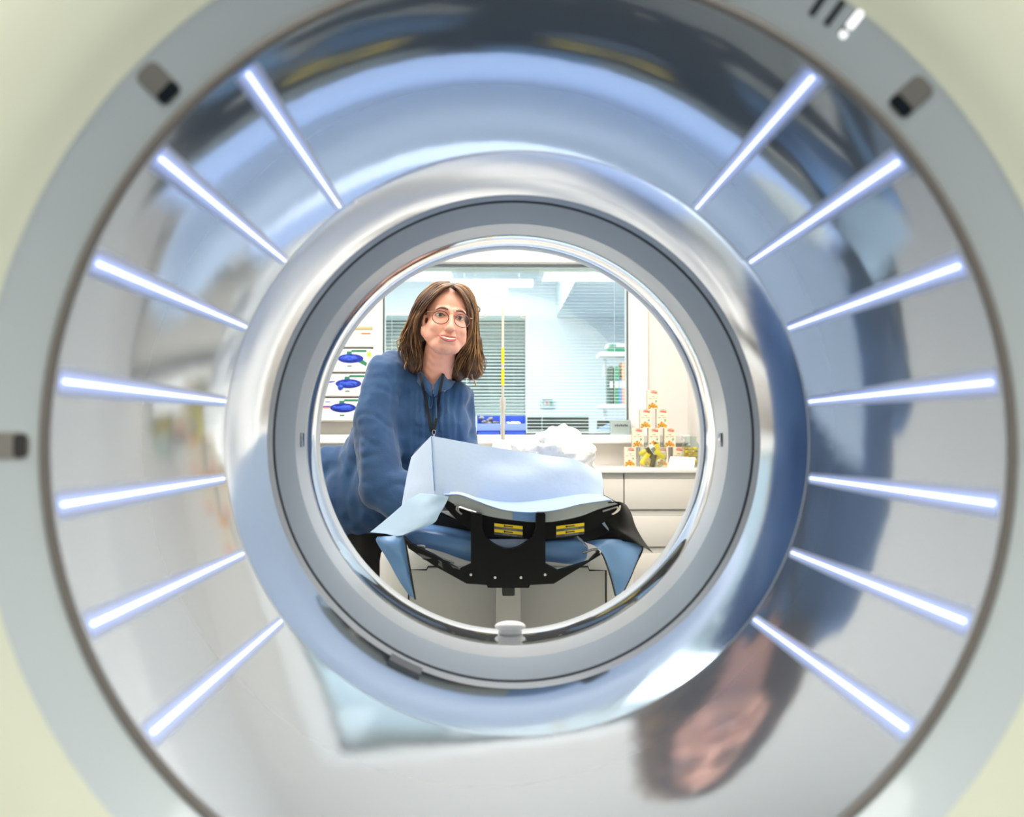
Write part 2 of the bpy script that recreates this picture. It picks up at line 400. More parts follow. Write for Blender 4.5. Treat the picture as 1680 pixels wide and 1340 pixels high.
# ================================================================ GANTRY
g = empty('scanner_gantry', (0, 1.6, 0), 'large ring shaped scanner gantry with glossy lit bore, seen through from behind', 'scanner')
def lat(name, prof, m, parent=g, closed=False, seg=160, smooth=50):
    bm = new(); lathe_y(bm, prof, seg, closed=closed); return link(name, bm, m, parent, smooth)
def smoothprof(pts, n=6): return [(p.x, p.y) for p in catmull([(a, b, 0) for a, b in pts], n)]
lat('front_cover', smoothprof([(.8235, .457), (.80, .494), (.782, .55), (.778, .64), (.80, .78), (.88, .92), (1.0, .985), (1.2, .99)]) + [(2.0, .99)] + smoothprof([(2.0, .99), (2.12, .93), (2.17, .8), (2.16, .6), (2.12, .48), (2.07, .43)]), 'cream')
lat('face_ring', smoothprof([(.8585, .4215), (.8435, .437), (.8235, .458)]), 'face')
bm = new(); lathe_y(bm, [(.8595+.005*math.cos(a), .4178+.0045*math.sin(a)) for a in [2*PI*k/12 for k in range(12)]], 160, closed=True); link('gasket', bm, 'gasket', g)
FUN = smoothprof([(.862, .4157), (1.0, .4113), (1.2, .4054), (1.36, .3998)], 10)
lat('bore_funnel', FUN, 'funnel')
lat('bore_tube', [(1.36, .3998), (1.3605, .4018), (1.3645, .4018), (1.365, .3998)] + smoothprof([(1.365, .3998), (1.45, .3982), (1.53, .3966), (1.597, .3958)], 6), 'tube')
lat('outer_band', [(1.597, .3958), (1.6, .395), (1.62, .392)], 'gring2')
lat('seam', [(1.62, .392), (1.621, .396), (1.63, .396), (1.631, .3905)], 'seam')
lat('grey_band', [(1.631, .3905), (1.79, .3895)], 'gring')
lat('light_band', [(1.79, .3895), (1.888, .389)], 'lring')
lat('gloss_band', [(1.888, .389), (1.889, .391), (1.893, .391), (1.894, .3885), (1.93, .392), (1.985, .391), (1.995, .389)], 'chrome')
lat('rear_lip', [(1.995, .389)] + [(2.03-.035*math.cos(a), .405-.0175*math.sin(a)) for a in [PI*(.1+.9*k/10) for k in range(11)]] + [(2.075, .44)], 'lring')
bm = new(); box(bm, (-.75, 1.2, 0), (.75, 2.0, .35), .03); link('base', bm, 'cream', g)
def onface(r_px, ang, Ypl):    # point on the near face, polar pixel coords
    return P(870+r_px*math.sin(ang), 730-r_px*math.cos(ang), Ypl)
def facecap(name, mid, ang, L, W, m, parent, lift=.002, depth=.004, nseg=8, Ro=0, tilt=PI/4):
    """rounded plate lying on the funnel shaped face; mid=(y,R) on the face, ang = clock angle"""
    bm = new(); n = []
    for sx, sy, a0 in ((1, 1, 0), (-1, 1, PI/2), (-1, -1, PI), (1, -1, 3*PI/2)):
        rr = min(W, L)*.32
        for k in range(5):
            a = a0+PI/2*k/4; n.append((sx*(W/2-rr)+rr*math.cos(a), sy*(L/2-rr)+rr*math.sin(a)))
    rad = Vector((math.sin(ang), 0, math.cos(ang))); tan = Vector((math.cos(ang), 0, -math.sin(ang)))
    along = (rad*math.cos(tilt) - Vector((0, 1, 0))*math.sin(tilt)).normalized()
    nor = (-rad*math.sin(tilt) - Vector((0, 1, 0))*math.cos(tilt)).normalized()
    c = Vector((0, mid[0], AX)) + rad*mid[1] + nor*lift
    prism(bm, [c + tan*a + along*(b+Ro) for a, b in n], -nor*depth)
    return link(name, bm, m, parent)
t45 = math.atan2(.8235-.8585, .458-.4215); TL = -t45
for ang in (math.atan2(-602, 582), math.atan2(620, 572), math.radians(-90), math.radians(90)):
    o = facecap('laser_window', (.8403, .4407), ang, .036, .0226, 'taupe', g, .0012, tilt=TL)
    facecap('laser_slot', (.8403, .4407), ang, .011, .020, 'dglass', o, .0022, Ro=-.010, tilt=TL, depth=.003)
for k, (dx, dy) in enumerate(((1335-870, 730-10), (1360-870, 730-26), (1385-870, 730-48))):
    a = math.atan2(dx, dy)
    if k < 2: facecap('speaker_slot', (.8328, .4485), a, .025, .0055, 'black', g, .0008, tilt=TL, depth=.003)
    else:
        facecap('slot_highlight', (.8295, .452), a, .0165, .0062, 'lit', g, .0012, tilt=TL); facecap('slot_highlight', (.8395, .4415), a, .0058, .0058, 'lit', g, .0012, tilt=TL)  # glowing plates stand in for light caught in the slot
        facecap('speaker_slot', (.8328, .4485), a-.004, .025, .0055, 'black', g, .0006, tilt=TL, depth=.003)
# light strips set into the funnel
def Rf(y):
    for (y0, r0), (y1, r1) in zip(FUN, FUN[1:]):
        if y0 <= y <= y1: return r0+(r1-r0)*(y-y0)/(y1-y0+1e-9)
    return FUN[-1][1]
def strip(bm, ang, hw0, hw1, lift, y0, y1, n=14, th=.002):
    rad = Vector((math.sin(ang), 0, math.cos(ang))); tan = Vector((math.cos(ang), 0, -math.sin(ang)))
    rows = []
    for i in range(n+1):
        y = y0+(y1-y0)*i/n; hw = hw0+(hw1-hw0)*i/n
        c = Vector((0, y, AX)) + rad*(Rf(y)-lift)
        rows.append([bm.verts.new(c-tan*hw+rad*th*.2), bm.verts.new(c-tan*hw*.55), bm.verts.new(c+tan*hw*.55), bm.verts.new(c+tan*hw+rad*th*.2)])
    for i in range(n):
        for k in range(3): bm.faces.new((rows[i][k], rows[i][k+1], rows[i+1][k+1], rows[i+1][k])).material_index = 0 if k == 1 else 1
for s in (-1, 1):
    for k in range(7):
        ang = s*math.radians(37.4+14.95*k)
        bm = new(); strip(bm, ang, .0145, .0070, .0006, .872, 1.352); d = link('light_strip', bm, ['halo', 'halo2'], g)  # emissive bands painting the halo around the lamp line
        bm = new(); strip(bm, ang, .0026, .0015, .0016, .877, 1.348, th=.001); link('lamp_line', bm, ['led', 'halo'], d)
# small marks in the bore
for s in (-1, 1):
    bm = new(); a = s*PI/2
    box(bm, (s*.3895-.002, 1.835, AX-.014), (s*.3895+.002, 1.865, AX+.012), .001); o = link('sensor_window', bm, 'dglass', g)
bm = new(); c = P(662, 1093, 1.588); 
lathe_y(bm, [(1.55, .399), (1.553, .391), (1.596, .391), (1.598, .398)], 12, a0=math.radians(180+22), a1=math.radians(180+30)); link('release_tab', bm, 'seam', g)
L0 = empty('bore_latch', P(837, 1046, 2.0), 'small white two tier latch at the bottom of the far bore lip', 'latch')
bm = new(); ball(bm, P(837, 1027, 2.0), (.031, .02, .0105), sub=4); bmesh.ops.bisect_plane(bm, geom=bm.verts[:]+bm.edges[:]+bm.faces[:], plane_co=P(837, 1034, 2.0), plane_no=(0, 0, -1), clear_outer=True); bmesh.ops.holes_fill(bm, edges=[e for e in bm.edges if e.is_boundary]); link('latch_body', bm, 'trimw', L0)
bm = new(); ball(bm, P(837, 1037, 2.0), (.0245, .016, .0085), sub=4); link('latch_foot', bm, 'trimw', L0)
# ================================================================ PATIENT TABLE
def X(x, y, Y, s=3.23, ox=580, oy=780): return P(ox+x/s, oy+y/s, Y)
YT = 2.30
tb = empty('patient_table', (0, 2.9, 0), 'white patient table with black bracket at its head end, facing the bore', 'table')
a = P(618, 890, 2.6); b = P(1045, 890, 2.6)
bm = new(); box(bm, (a.x, 2.6, 0), (b.x, 2.9, .79), .07, seg=5); box(bm, (-.2, 2.8, 0), (.28, 3.38, .78), .05, seg=4); link('pedestal', bm, 'ped', tb)
fp = new(); pts = [X(x, y, 2.6) for x, y in ((302, 497), (388, 497), (396, 482), (1240, 482), (1248, 500), (1334, 500), (1334, 1200), (302, 1200))]
prism(fp, [(p.x, 2.592, p.z) for p in pts], (0, .02, 0)); fpo = link('front_panel', fp, 'pedf', tb)
for L in ([(290, 1200), (295, 497), (388, 497), (396, 481), (470, 481)], [(1180, 481), (1241, 481), (1248, 500), (1336, 500), (1338, 1200)]):
    bm = new(); q = [X(x, y, 2.6) for x, y in L]; tube(bm, [(p.x, 2.592, p.z) for p in q], .0022, 6); link('panel_gap', bm, 'black', fpo)
bm = new(); p0 = X(755, 560, 2.5); p1 = X(885, 1300, 2.5)
prism(bm, [(p0.x, 2.50, .78), (p1.x, 2.50, .78), (p1.x, 2.50, .22), (p1.x+.03, 2.5, .0), (p0.x-.03, 2.5, .0), (p0.x, 2.50, .22)], (0, .11, 0)); link('support_column', bm, 'pedf', tb)
# black mounting plate (U with a scoop)
bm = new()
out = [(622, 200), (640, 196), (680, 204), (683, 280), (700, 330)]
scoop = [(700+ (945-700)*t/12, 332 + 58*math.sin(PI*t/12)) for t in range(1, 12)]
outl = out + scoop + [(948, 330), (966, 280), (968, 200), (975, 196), (1010, 196), (1017, 204), (1017, 470), (1085, 505), (1250, 455), (1300, 400), (1310, 420), (1062, 573), (935, 580), (930, 595), (712, 595), (705, 580), (600, 573), (430, 480), (290, 385), (270, 330), (300, 360), (430, 425), (560, 500), (622, 470)]
pp = [X(x, y, YT) for x, y in outl]
prism(bm, [(p.x, YT, p.z) for p in pp], (0, .03, 0)); pl = link('mounting_plate', bm, 'carbon', tb, 30)
for x, y in ((622, 525), (750, 540), (887, 540), (1015, 525)):
    bm = new(); c = X(x, y, YT); tube(bm, [(c.x, YT-.002, c.z), (c.x, YT+.001, c.z)], .0032, 10); link('screw', bm, 'metal', pl)
bm = new(); a = X(788, 590, 2.32); b = X(854, 635, 2.32); box(bm, (a.x, 2.31, b.z), (b.x, 2.49, a.z+.02), .003); link('slide_block', bm, 'black', tb)
# upper cradle: section swept back
def swept(name, top, bot, Y0, Y1, m, parent, n=5, sc=1., rise=0.):
    bm = new(); T = [X(x, y, Y0) for x, y in top]; B = [X(x, y, Y0) for x, y in bot]
    T = catmull(T, n); B = catmull(B, n)
    ring = [Vector((p.x, Y0, p.z)) for p in T] + [Vector((p.x, Y0, p.z)) for p in reversed(B)]
    prism(bm, ring, (0, Y1-Y0, 0)); return link(name, bm, m, parent, 40)
ctop = [(490, 128), (560, 165), (640, 195), (740, 222), (850, 240), (960, 248), (1080, 243), (1200, 220), (1300, 180), (1412, 148)]
cbot = [(478, 160), (545, 232), (620, 290), (700, 318), (800, 330), (920, 336), (1100, 336), (1220, 310), (1330, 245), (1416, 168)]
swept('head_cradle', ctop, cbot, 2.335, 3.45, 'carbon', tb)
pt = [(500, 106), (560, 106), (640, 132), (720, 163), (800, 186), (900, 197), (1000, 195), (1100, 180), (1200, 155), (1300, 140), (1362, 134)]
pb = [(497, 130), (560, 165), (640, 195), (740, 220), (850, 237), (940, 246), (1000, 247), (1080, 241), (1200, 216), (1300, 178), (1400, 150)]
pado = swept('cradle_pad', pt, pb, 2.33, 3.4, 'padg', tb)
bm = new(); q = [X(x, y, 2.328) for x, y in ((845, 192), (1000, 200), (1000, 243), (940, 243), (845, 234))]
prism(bm, [(p.x, 2.326, p.z) for p in q], (0, .006, 0)); link('pad_patch', bm, 'sheet2', pado)
for sgn, (x0, y0, x1, y1) in enumerate(((745, 252, 896, 268), (1073, 268, 1222, 250))):
    bm = new(); h = 60
    def q4(u0, v0, u1, v1, mi, e=.0):
        f = lambda u, v: X(x0+(x1-x0)*u, y0+(y1-y0)*u + v*h, 2.33)
        c = [f(u0, v0), f(u1, v0), f(u1, v1), f(u0, v1)]; prism(bm, [(p.x, 2.328-e, p.z) for p in c], (0, .003, 0), mi)
    q4(0, 0, 1, 1, 0); q4(0.01, 0, 1, .27, 1, .0008); q4(0.01, .5, 1, .77, 1, .0008)
    for vv in (.13, .63):
        q4(.36, vv-.04, .66, vv+.06, 2, .0012); q4(.34, vv-.1, .38, vv+.1, 2, .0012)
    for vv in (.34, .42, .84, .92): q4(.3, vv, .8, vv+.02, 3, .0012)
    o = link('warning_label', bm, ['lgrey', 'yellow', 'ink', 'padg'], tb, None)
# metal end brackets
def hook(pts, r, parent=tb, Y=2.325):
    bm = new(); q = catmull([X(x, y, Y) for x, y in pts], 4); tube(bm, q, r, 7, flat=.7); return link('end_bracket', bm, 'metal', parent)
hook([(535, 155), (550, 160), (545, 178), (560, 195), (575, 205), (558, 190), (560, 168), (600, 180), (650, 196)], .0032)
hook([(1412, 158), (1408, 180), (1390, 196), (1370, 205), (1392, 190), (1400, 168), (1360, 178), (1320, 190)], .003)
hook([(308, 372), (318, 385), (335, 375), (350, 372), (378, 378), (365, 388), (340, 392), (345, 410), (380, 440), (430, 465)], .0042)
hook([(370, 392), (400, 410), (470, 440), (535, 462)], .0035)
hook([(1215, 408), (1260, 395), (1290, 390), (1306, 402), (1290, 422), (1262, 438), (1278, 420), (1285, 400)], .0042)
bm = new(); surf(bm, [[X(340, 410, 2.3), X(420, 440, 2.3), X(510, 475, 2.3), X(585, 505, 2.3)], [X(370, 445, 2.3), X(440, 475, 2.3), X(520, 515, 2.3), X(575, 535, 2.3)]], 5, 4, .004, (0, 1, 0), amp=.004, sc=40); link('plastic_film', bm, 'lgrey', tb)
# ---- lower blue cushion with two hanging flaps
lc = empty('blue_cushion_roll', (0, 2.9, .7), 'folded blue vinyl cushion under the black cradle, its flaps hanging both sides', 'cushion')
bm = new()
ct = [(262, 322), (300, 300), (350, 288), (430, 296), (520, 312), (620, 330), (760, 340), (920, 338), (1020, 338), (1130, 334), (1190, 338), (1240, 372)]
cb = [(275, 345), (330, 372), (400, 388), (480, 410), (560, 440), (640, 462), (760, 466), (900, 466), (1020, 458), (1130, 470), (1200, 470), (1232, 440)]
T = catmull([X(x, y, 2.36) for x, y in ct], 5); B = catmull([X(x, y, 2.36) for x, y in cb], 5)
rows = []
ys = [0, .006, .02, .3, .6]
n = len(T)
for j, dy in enumerate(ys):
    k = [.75, .92, 1, 1, 1][j]
    ring = [Vector((p.x, 2.345+dy, p.z)) for p in T] + [Vector((p.x, 2.345+dy, p.z)) for p in reversed(B)]
    cz = [(T[i].z+B[i].z)/2 for i in range(n)]; cz = cz + cz[::-1]
    ring = [Vector((p.x, p.y, cz[i]+(p.z-cz[i])*k)) for i, p in enumerate(ring)]
    rows.append([bm.verts.new(p) for p in ring])
for A, Bq in zip(rows, rows[1:]):
    for i in range(len(A)): bm.faces.new((A[i], A[(i+1) % len(A)], Bq[(i+1) % len(A)], Bq[i]))
bm.faces.new(rows[0]); bm.faces.new(rows[-1])
link('cushion', bm, 'sheet2', lc, 60)
bm = new()
surf(bm, [[X(125, 325, 2.36), X(190, 322, 2.34), X(250, 318, 2.33), X(272, 312, 2.33)],
          [X(122, 352, 2.37), X(175, 365, 2.33), X(235, 375, 2.32), X(275, 365, 2.325)],
          [X(185, 455, 2.37), X(225, 465, 2.34), X(265, 470, 2.32), X(292, 480, 2.325)],
          [X(240, 555, 2.37), X(262, 560, 2.34), X(285, 565, 2.32), X(307, 570, 2.325)],
          [X(298, 640, 2.36), X(305, 642, 2.35), X(315, 646, 2.33), X(326, 655, 2.325)]], 6, 6, .004, (0, 1, 0))
link('left_flap', bm, 'sheet2', lc, 60)
bm = new()
surf(bm, [[X(1225, 352, 2.36), X(1320, 338, 2.35), X(1420, 340, 2.37), X(1532, 370, 2.42)],
          [X(1285, 378, 2.33), X(1340, 372, 2.34), X(1430, 385, 2.36), X(1528, 400, 2.41)],
          [X(1325, 430, 2.33), X(1360, 440, 2.34), X(1430, 455, 2.35), X(1495, 468, 2.39)],
          [X(1360, 530, 2.34), X(1385, 535, 2.34), X(1425, 545, 2.35), X(1462, 548, 2.38)],
          [X(1388, 636, 2.35), X(1396, 634, 2.35), X(1412, 625, 2.36), X(1432, 608, 2.38)]], 6, 6, .004, (0, 1, 0))
link('right_flap', bm, 'sheet2', lc, 60)
bm = new()
bm = new(); surf(bm, [[X(690, 338, 2.341), X(760, 337, 2.341), X(860, 336, 2.341), X(955, 337, 2.341)], [X(700, 365, 2.338), X(760, 368, 2.337), X(860, 368, 2.337), X(950, 365, 2.338)], [X(720, 395, 2.341), X(760, 398, 2.341), X(860, 398, 2.341), X(935, 395, 2.341)]], 4, 4); link('lit_patch', bm, 'sheet', lc)  # pale patch paints the light on the cushion behind the scoop
for L in ([(268, 318), (280, 380), (300, 500), (327, 657)], [(1532, 372), (1528, 402), (1495, 470), (1462, 550), (1432, 610)], [(1300, 400), (1325, 430), (1360, 530), (1388, 638)]):
    bm = new(); tube(bm, catmull([X(x, y, 2.325 if x < 1400 else 2.40) for x, y in L], 4), .0022, 5); link('hem', bm, 'black', lc)
# ---- pale sheet over the pad with side flaps
sh = empty('pale_blue_sheet', (0, 2.9, .88), 'pale blue sheet covering the cradle pad, one flap hanging left, black one right', 'sheet')
bm = new()
rowf = [(492, 104), (560, 103), (640, 130), (720, 160), (800, 183), (900, 194), (1000, 192), (1100, 177), (1200, 152), (1300, 137), (1366, 130)]
rowb = [(480, 96), (560, 98), (640, 112), (720, 126), (800, 136), (900, 134), (1000, 122), (1100, 108), (1200, 97), (1290, 100), (1356, 122)]
g0 = [X(x, y-1, 2.328) for x, y in rowf]; g1 = [X(x, y-6, 2.345) for x, y in rowf]; g2 = [X(x, y, 2.47) for x, y in rowb]
g3 = [Vector((p.x*1.0, 2.95, p.z)) for p in g2]; g4 = [Vector((p.x*1.0, 3.38, p.z-.01)) for p in g2]
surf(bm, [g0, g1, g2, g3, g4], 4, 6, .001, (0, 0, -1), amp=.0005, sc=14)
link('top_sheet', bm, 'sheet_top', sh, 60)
bm = new()
surf(bm, [[X(350, 94, 2.42), X(400, 98, 2.38), X(450, 104, 2.345), X(505, 112, 2.325)],
          [X(290, 130, 2.42), X(350, 145, 2.37), X(420, 160, 2.34), X(488, 150, 2.32)],
          [X(215, 195, 2.42), X(290, 215, 2.36), X(370, 220, 2.33), X(455, 205, 2.315)],
          [X(140, 258, 2.42), X(225, 285, 2.35), X(330, 275, 2.32), X(420, 255, 2.31)],
          [X(88, 300, 2.42), X(170, 308, 2.36), X(230, 320, 2.33), X(290, 304, 2.32)]], 7, 7, .003, (0, 1, 0))
link('left_flap', bm, 'sheetg', sh, 60)
bm = new()
surf(bm, [[X(1350, 140, 2.325), X(1390, 138, 2.33), X(1420, 142, 2.35), X(1445, 154, 2.40)],
          [X(1345, 175, 2.35), X(1395, 180, 2.345), X(1440, 195, 2.37), X(1472, 200, 2.42)],
          [X(1330, 240, 2.36), X(1390, 262, 2.36), X(1445, 275, 2.38), X(1496, 270, 2.43)],
          [X(1350, 300, 2.37), X(1420, 310, 2.36), X(1480, 330, 2.38), X(1534, 338, 2.44)],
          [X(1240, 348, 2.38), X(1400, 345, 2.37), X(1510, 366, 2.39), X(1588, 411, 2.45)]], 7, 7, .004, (0, 1, 0))
link('right_flap', bm, 'carbon', sh, 60)
bm = new(); surf(bm, [[X(1305, 240, 2.5), X(1350, 238, 2.5)], [X(1330, 270, 2.5), X(1385, 272, 2.5)], [X(1370, 310, 2.5), X(1420, 305, 2.5)]], 4, 4, .003, (0, 1, 0)); link('flap_lining', bm, 'sheet', sh, 60)
bm = new(); q = [X(x, y, 2.52) for x, y in ((290, 200), (450, 190), (640, 280), (1220, 310), (1330, 240), (1480, 300), (1530, 380), (1300, 372), (1200, 345), (620, 335), (350, 295), (270, 330))]
prism(bm, [(p.x, 2.52, p.z) for p in q], (0, .02, 0)); link('side_skirt', bm, 'black', sh)
# ---- pale blue wedge cushion
def Z3(x, y, Y): return P(500+x/4.94, 650+y/4.94, Y)
bm = new()
front = [[P(707.5, 714.8, 2.52), P(760, 724.5, 2.50), P(840, 738, 2.49), P(905, 748, 2.49), P(940, 753, 2.49), P(966, 764, 2.50), P(987, 775, 2.53)],
         [P(709, 745, 2.51), P(760, 752, 2.49), P(840, 760, 2.48), P(905, 768, 2.47), P(945, 772, 2.48), P(970, 780, 2.49), P(989, 790, 2.52)],
         [P(711, 780, 2.50), P(760, 785, 2.48), P(840, 790, 2.46), P(905, 792, 2.46), P(945, 795, 2.47), P(970, 800, 2.48), P(990, 806, 2.51)],
         [P(713, 812, 2.49), P(760, 822, 2.47), P(840, 830, 2.45), P(905, 822, 2.45), P(945, 818, 2.46), P(970, 818, 2.47), P(992, 822, 2.50)]]
surf(bm, front, 5, 6, 0, amp=.0015, sc=10)
def quad(bm, rows_, n=5): surf(bm, rows_, n, n)
quad(bm, [[P(674.5, 750, 2.74), P(690, 733, 2.63), P(707.5, 714.8, 2.52)], [P(668, 780, 2.74), P(689, 776, 2.62), P(709, 745, 2.51)], [P(663, 805, 2.74), P(688, 800, 2.61), P(711, 780, 2.50)], [P(658, 835, 2.74), P(687, 832, 2.61), P(713, 812, 2.49)]])
quad(bm, [[P(707.5, 714.8, 2.52), P(760, 724.5, 2.50), P(840, 738, 2.49), P(905, 748, 2.49), P(940, 753, 2.49), P(966, 764, 2.50), P(987, 775, 2.53)],
          [P(674.5, 752, 2.74), P(760, 760, 2.74), P(840, 765, 2.74), P(905, 775, 2.74), P(940, 780, 2.74), P(966, 785, 2.74), P(980, 790, 2.74)],
          [P(658, 837, 2.74), P(760, 837, 2.74), P(840, 837, 2.74), P(905, 837, 2.74), P(940, 837, 2.74), P(966, 837, 2.74), P(980, 837, 2.74)]])
quad(bm, [[P(987, 775, 2.53), P(980, 790, 2.74)], [P(992, 822, 2.50), P(980, 837, 2.74)]], 4)
bmesh.ops.remove_doubles(bm, verts=bm.verts, dist=.002)
tag(link('wedge_cushion', bm, 'sheet', None, 28), 'pale blue covered foam wedge standing on the patient table before the woman', 'cushion')
bm = new(); tube(bm, catmull([P(707.8, 716, 2.517), P(709.3, 745, 2.507), P(711.2, 780, 2.497), P(713, 805, 2.49)], 4), .0012, 5)
w_ = bpy.data.objects['wedge_cushion']; link('seam', bm, 'sheet2', w_)
# ---- white linen heap at the far end of the table
bm = new()
for px, py, Y, r in ((845, 755, 3.2, .06), (872, 745, 3.2, .07), (905, 737, 3.2, .075), (935, 742, 3.2, .07), (950, 765, 3.2, .05), (820, 770, 3.2, .05), (790, 775, 3.2, .05), (905, 785, 3.2, .09), (850, 790, 3.2, .08), (946, 790, 3.2, .055)):
    ball(bm, P(px, py, Y), (r*1.15, r*1.2, r*.85))
def crump(p, n): 
    q = p*13; v = noise.noise(q)*.03 + abs(noise.noise(q*2.3))*.02
    return n*v
b2 = remeshed(bm, .007, 3, .5, crump)
tag(link('white_pillow', b2, 'linen', None, 25), 'crumpled white pillow heaped on the table behind the blue wedge', 'pillow')
# ---- infusion stand
YP = 3.66; c = P(825, 700, YP)
iv = empty('infusion_stand', (c.x, YP, 0), 'slim cream infusion pole with two ring hooks and yellow bands behind the table', 'stand')
top = P(825, 506, YP).z
bm = new(); tube(bm, [(c.x, YP, .06), (c.x, YP, P(825, 665, YP).z)], .0075, 12); link('lower_tube', bm, 'steel', iv)
bm = new(); tube(bm, [(c.x, YP, P(825, 665, YP).z), (c.x, YP, top)], .0048, 12); link('upper_tube', bm, 'steel', iv)
bm = new(); tube(bm, [(c.x, YP, P(825, 672, YP).z), (c.x, YP, P(825, 654, YP).z)], .0105, 12); link('clamp_collar', bm, 'steel', iv)
for y0, y1 in ((571, 597), (605, 632)):
    bm = new(); tube(bm, [(c.x, YP, P(825, y1, YP).z), (c.x, YP, P(825, y0, YP).z)], .0055, 12); link('yellow_band', bm, 'yellow', iv)
for s in (-1, 1):
    bm = new(); x1 = s*.083; zt = P(825, 510, YP).z; R = .0135
    pts = [(c.x, YP, zt), (c.x+x1*.5, YP, zt), (c.x+x1-s*.006, YP, zt)] + [(c.x+x1-s*.006+s*R*math.sin(a), YP, zt-R+R*math.cos(a)) for a in [PI*2*k/16 for k in range(1, 16)]]
    tube(bm, pts, .0017, 6); link('hook', bm, 'steel', iv)
for k in range(5):
    a = 2*PI*k/5+.3; bm = new(); tube(bm, [(c.x, YP, .07), (c.x+.14*math.cos(a), YP+.14*math.sin(a), .045)], .01, 8); lg = link('leg', bm, 'steel', iv)
    bm = new(); ball(bm, (c.x+.14*math.cos(a), YP+.14*math.sin(a), .022), .022, sub=2); link('castor', bm, 'black', lg)
# ================================================================ COUNTER AND DRAWERS
YC = 3.86; zc = P(1000, 769.5, YC).z
bm = new(); box(bm, (-.56, YC, zc-.015), (WR-.002, YW-.001, zc), .002); tag(link('worktop', bm, 'ctop', None), 'pale beige laminate worktop under the control room window', 'worktop')
xs = [P(1024.5, 800, YC).x]; xs = [WR-.004, xs[0], xs[0]-.5, xs[0]-1.0]
for i in range(3):
    x1, x0 = xs[i], xs[i+1]
    t = empty('drawer_cabinet', ((x0+x1)/2, YC+.25, 0), ['narrow beige drawer cabinet at the right end under the tea cartons', 'beige drawer cabinet next to the right end, edge showing beside the black flap', 'beige drawer cabinet hidden behind the patient table'][i], 'cabinet')
    bm = new(); box(bm, (x0+.001, YC+.03, .08), (x1-.001, YW-.005, zc-.016)); link('carcass', bm, 'rec', t)
    bm = new(); box(bm, (x0+.001, YC+.07, 0), (x1-.001, YC+.2, .08)); link('plinth', bm, 'rec', t)
    z = P(1000, 785.5, YC).z
    for k in range(5):
        h = .119 if k < 4 else z-.1
        bm = new(); box(bm, (x0+.0022, YC+.012, z-h), (x1-.0022, YC+.03, z), .0015); d = link('drawer', bm, 'lam', t)
        bm = new(); box(bm, (x0+.003, YC+.02, z+.001), (x1-.003, YC+.03, z+.021)); link('grip_groove', bm, 'rec', d)
        z -= h+.0255
# ---- tea cartons, stacked 4-3-2-1
YK = 4.2; PXM = F/YK
tw, th_, td = 18.6/PXM, 31.3/PXM, .036
def tea_carton(px, zb, label):
    x = P(px, 760, YK).x
    t = empty('tea_carton', (x, YK, zb), label, 'carton', 'small fruit tea cartons piled in a pyramid')
    bm = new(); fs = box(bm, (x-tw/2, YK, zb), (x+tw/2, YK+td, zb+th_))
    for f in fs:
        f.material_index = 0 if (f.calc_center_median()-Vector((x, YK, zb+th_/2))).length < .005 else 1
    link('carton', bm, ['tea', 'teas'], t, None)
    bm = new(); e = YK-.0003
    def poly(pts, mi): prism(bm, [(x-tw/2+u*tw, e-.0001*mi, zb+v*th_) for u, v in pts], (0, .0003, 0), mi)
    poly([(.28, .84), (.84, .80), (.84, .93), (.55, .97), (.28, .94)], 0)
    for a_, b_ in ((.32, .38), (.42, .46), (.5, .55), (.6, .66), (.7, .78)): poly([(a_, .885), (b_, .885), (b_, .92), (a_, .92)], 5)
    for a_, b_ in ((.36, .42), (.46, .48), (.5, .6)): poly([(a_, .64), (b_, .64), (b_, .67), (a_, .67)], 3)
    for a_, b_ in ((.12, .2), (.22, .3), (.33, .38), (.5, .58), (.6, .72), (.74, .82)): poly([(a_, .54), (b_, .54), (b_, .565), (a_, .565)], 3)
    for (u, v, r, mi) in ((.2, .12, .14, 1), (.38, .2, .15, 1), (.58, .14, .16, 1), (.8, .12, .14, 1), (.42, .28, .1, 0), (.14, .05, .09, 0), (.48, .08, .06, 4), (.3, .1, .07, 2), (.62, .25, .07, 1), (.14, .2, .06, 4)):
        poly([(u+r*math.cos(a), v+r*.62*math.sin(a)) for a in [2*PI*k/9 for k in range(9)]], mi)
    poly([(.68, .48), (.84, .44), (.8, .34), (.74, .3)], 2); poly([(.64, .44), (.7, .46), (.76, .3)], 2)
    poly([(.6, .6), (.625, .6), (1.0, .02), (.97, .02)], 5)
    link('printed_front', bm, ['red', 'fruit', 'leaf', 'ink', 'binder1', 'paper'], t, None)
rowsT = [(0, [(1034, 'bottom row at the far left'), (1060, 'bottom row directly behind the glass bowl'), (1087, 'bottom row between bowl and white card'), (1113.5, 'bottom row behind the white card')]),
         (1, [(1047, 'second row from below at the left'), (1073.5, 'second row from below in the middle'), (1099.5, 'second row from below at the right')]),
         (2, [(1060, 'third row from below at the left'), (1087, 'third row from below at the right')]), (3, [(1072, 'single one on top of the pyramid')])]
for k, row in rowsT:
    for px, s in row: tea_carton(px, zc+k*(th_+.0002), 'cream fruit tea carton in the ' + s if k < 3 else 'cream fruit tea carton, the ' + s)
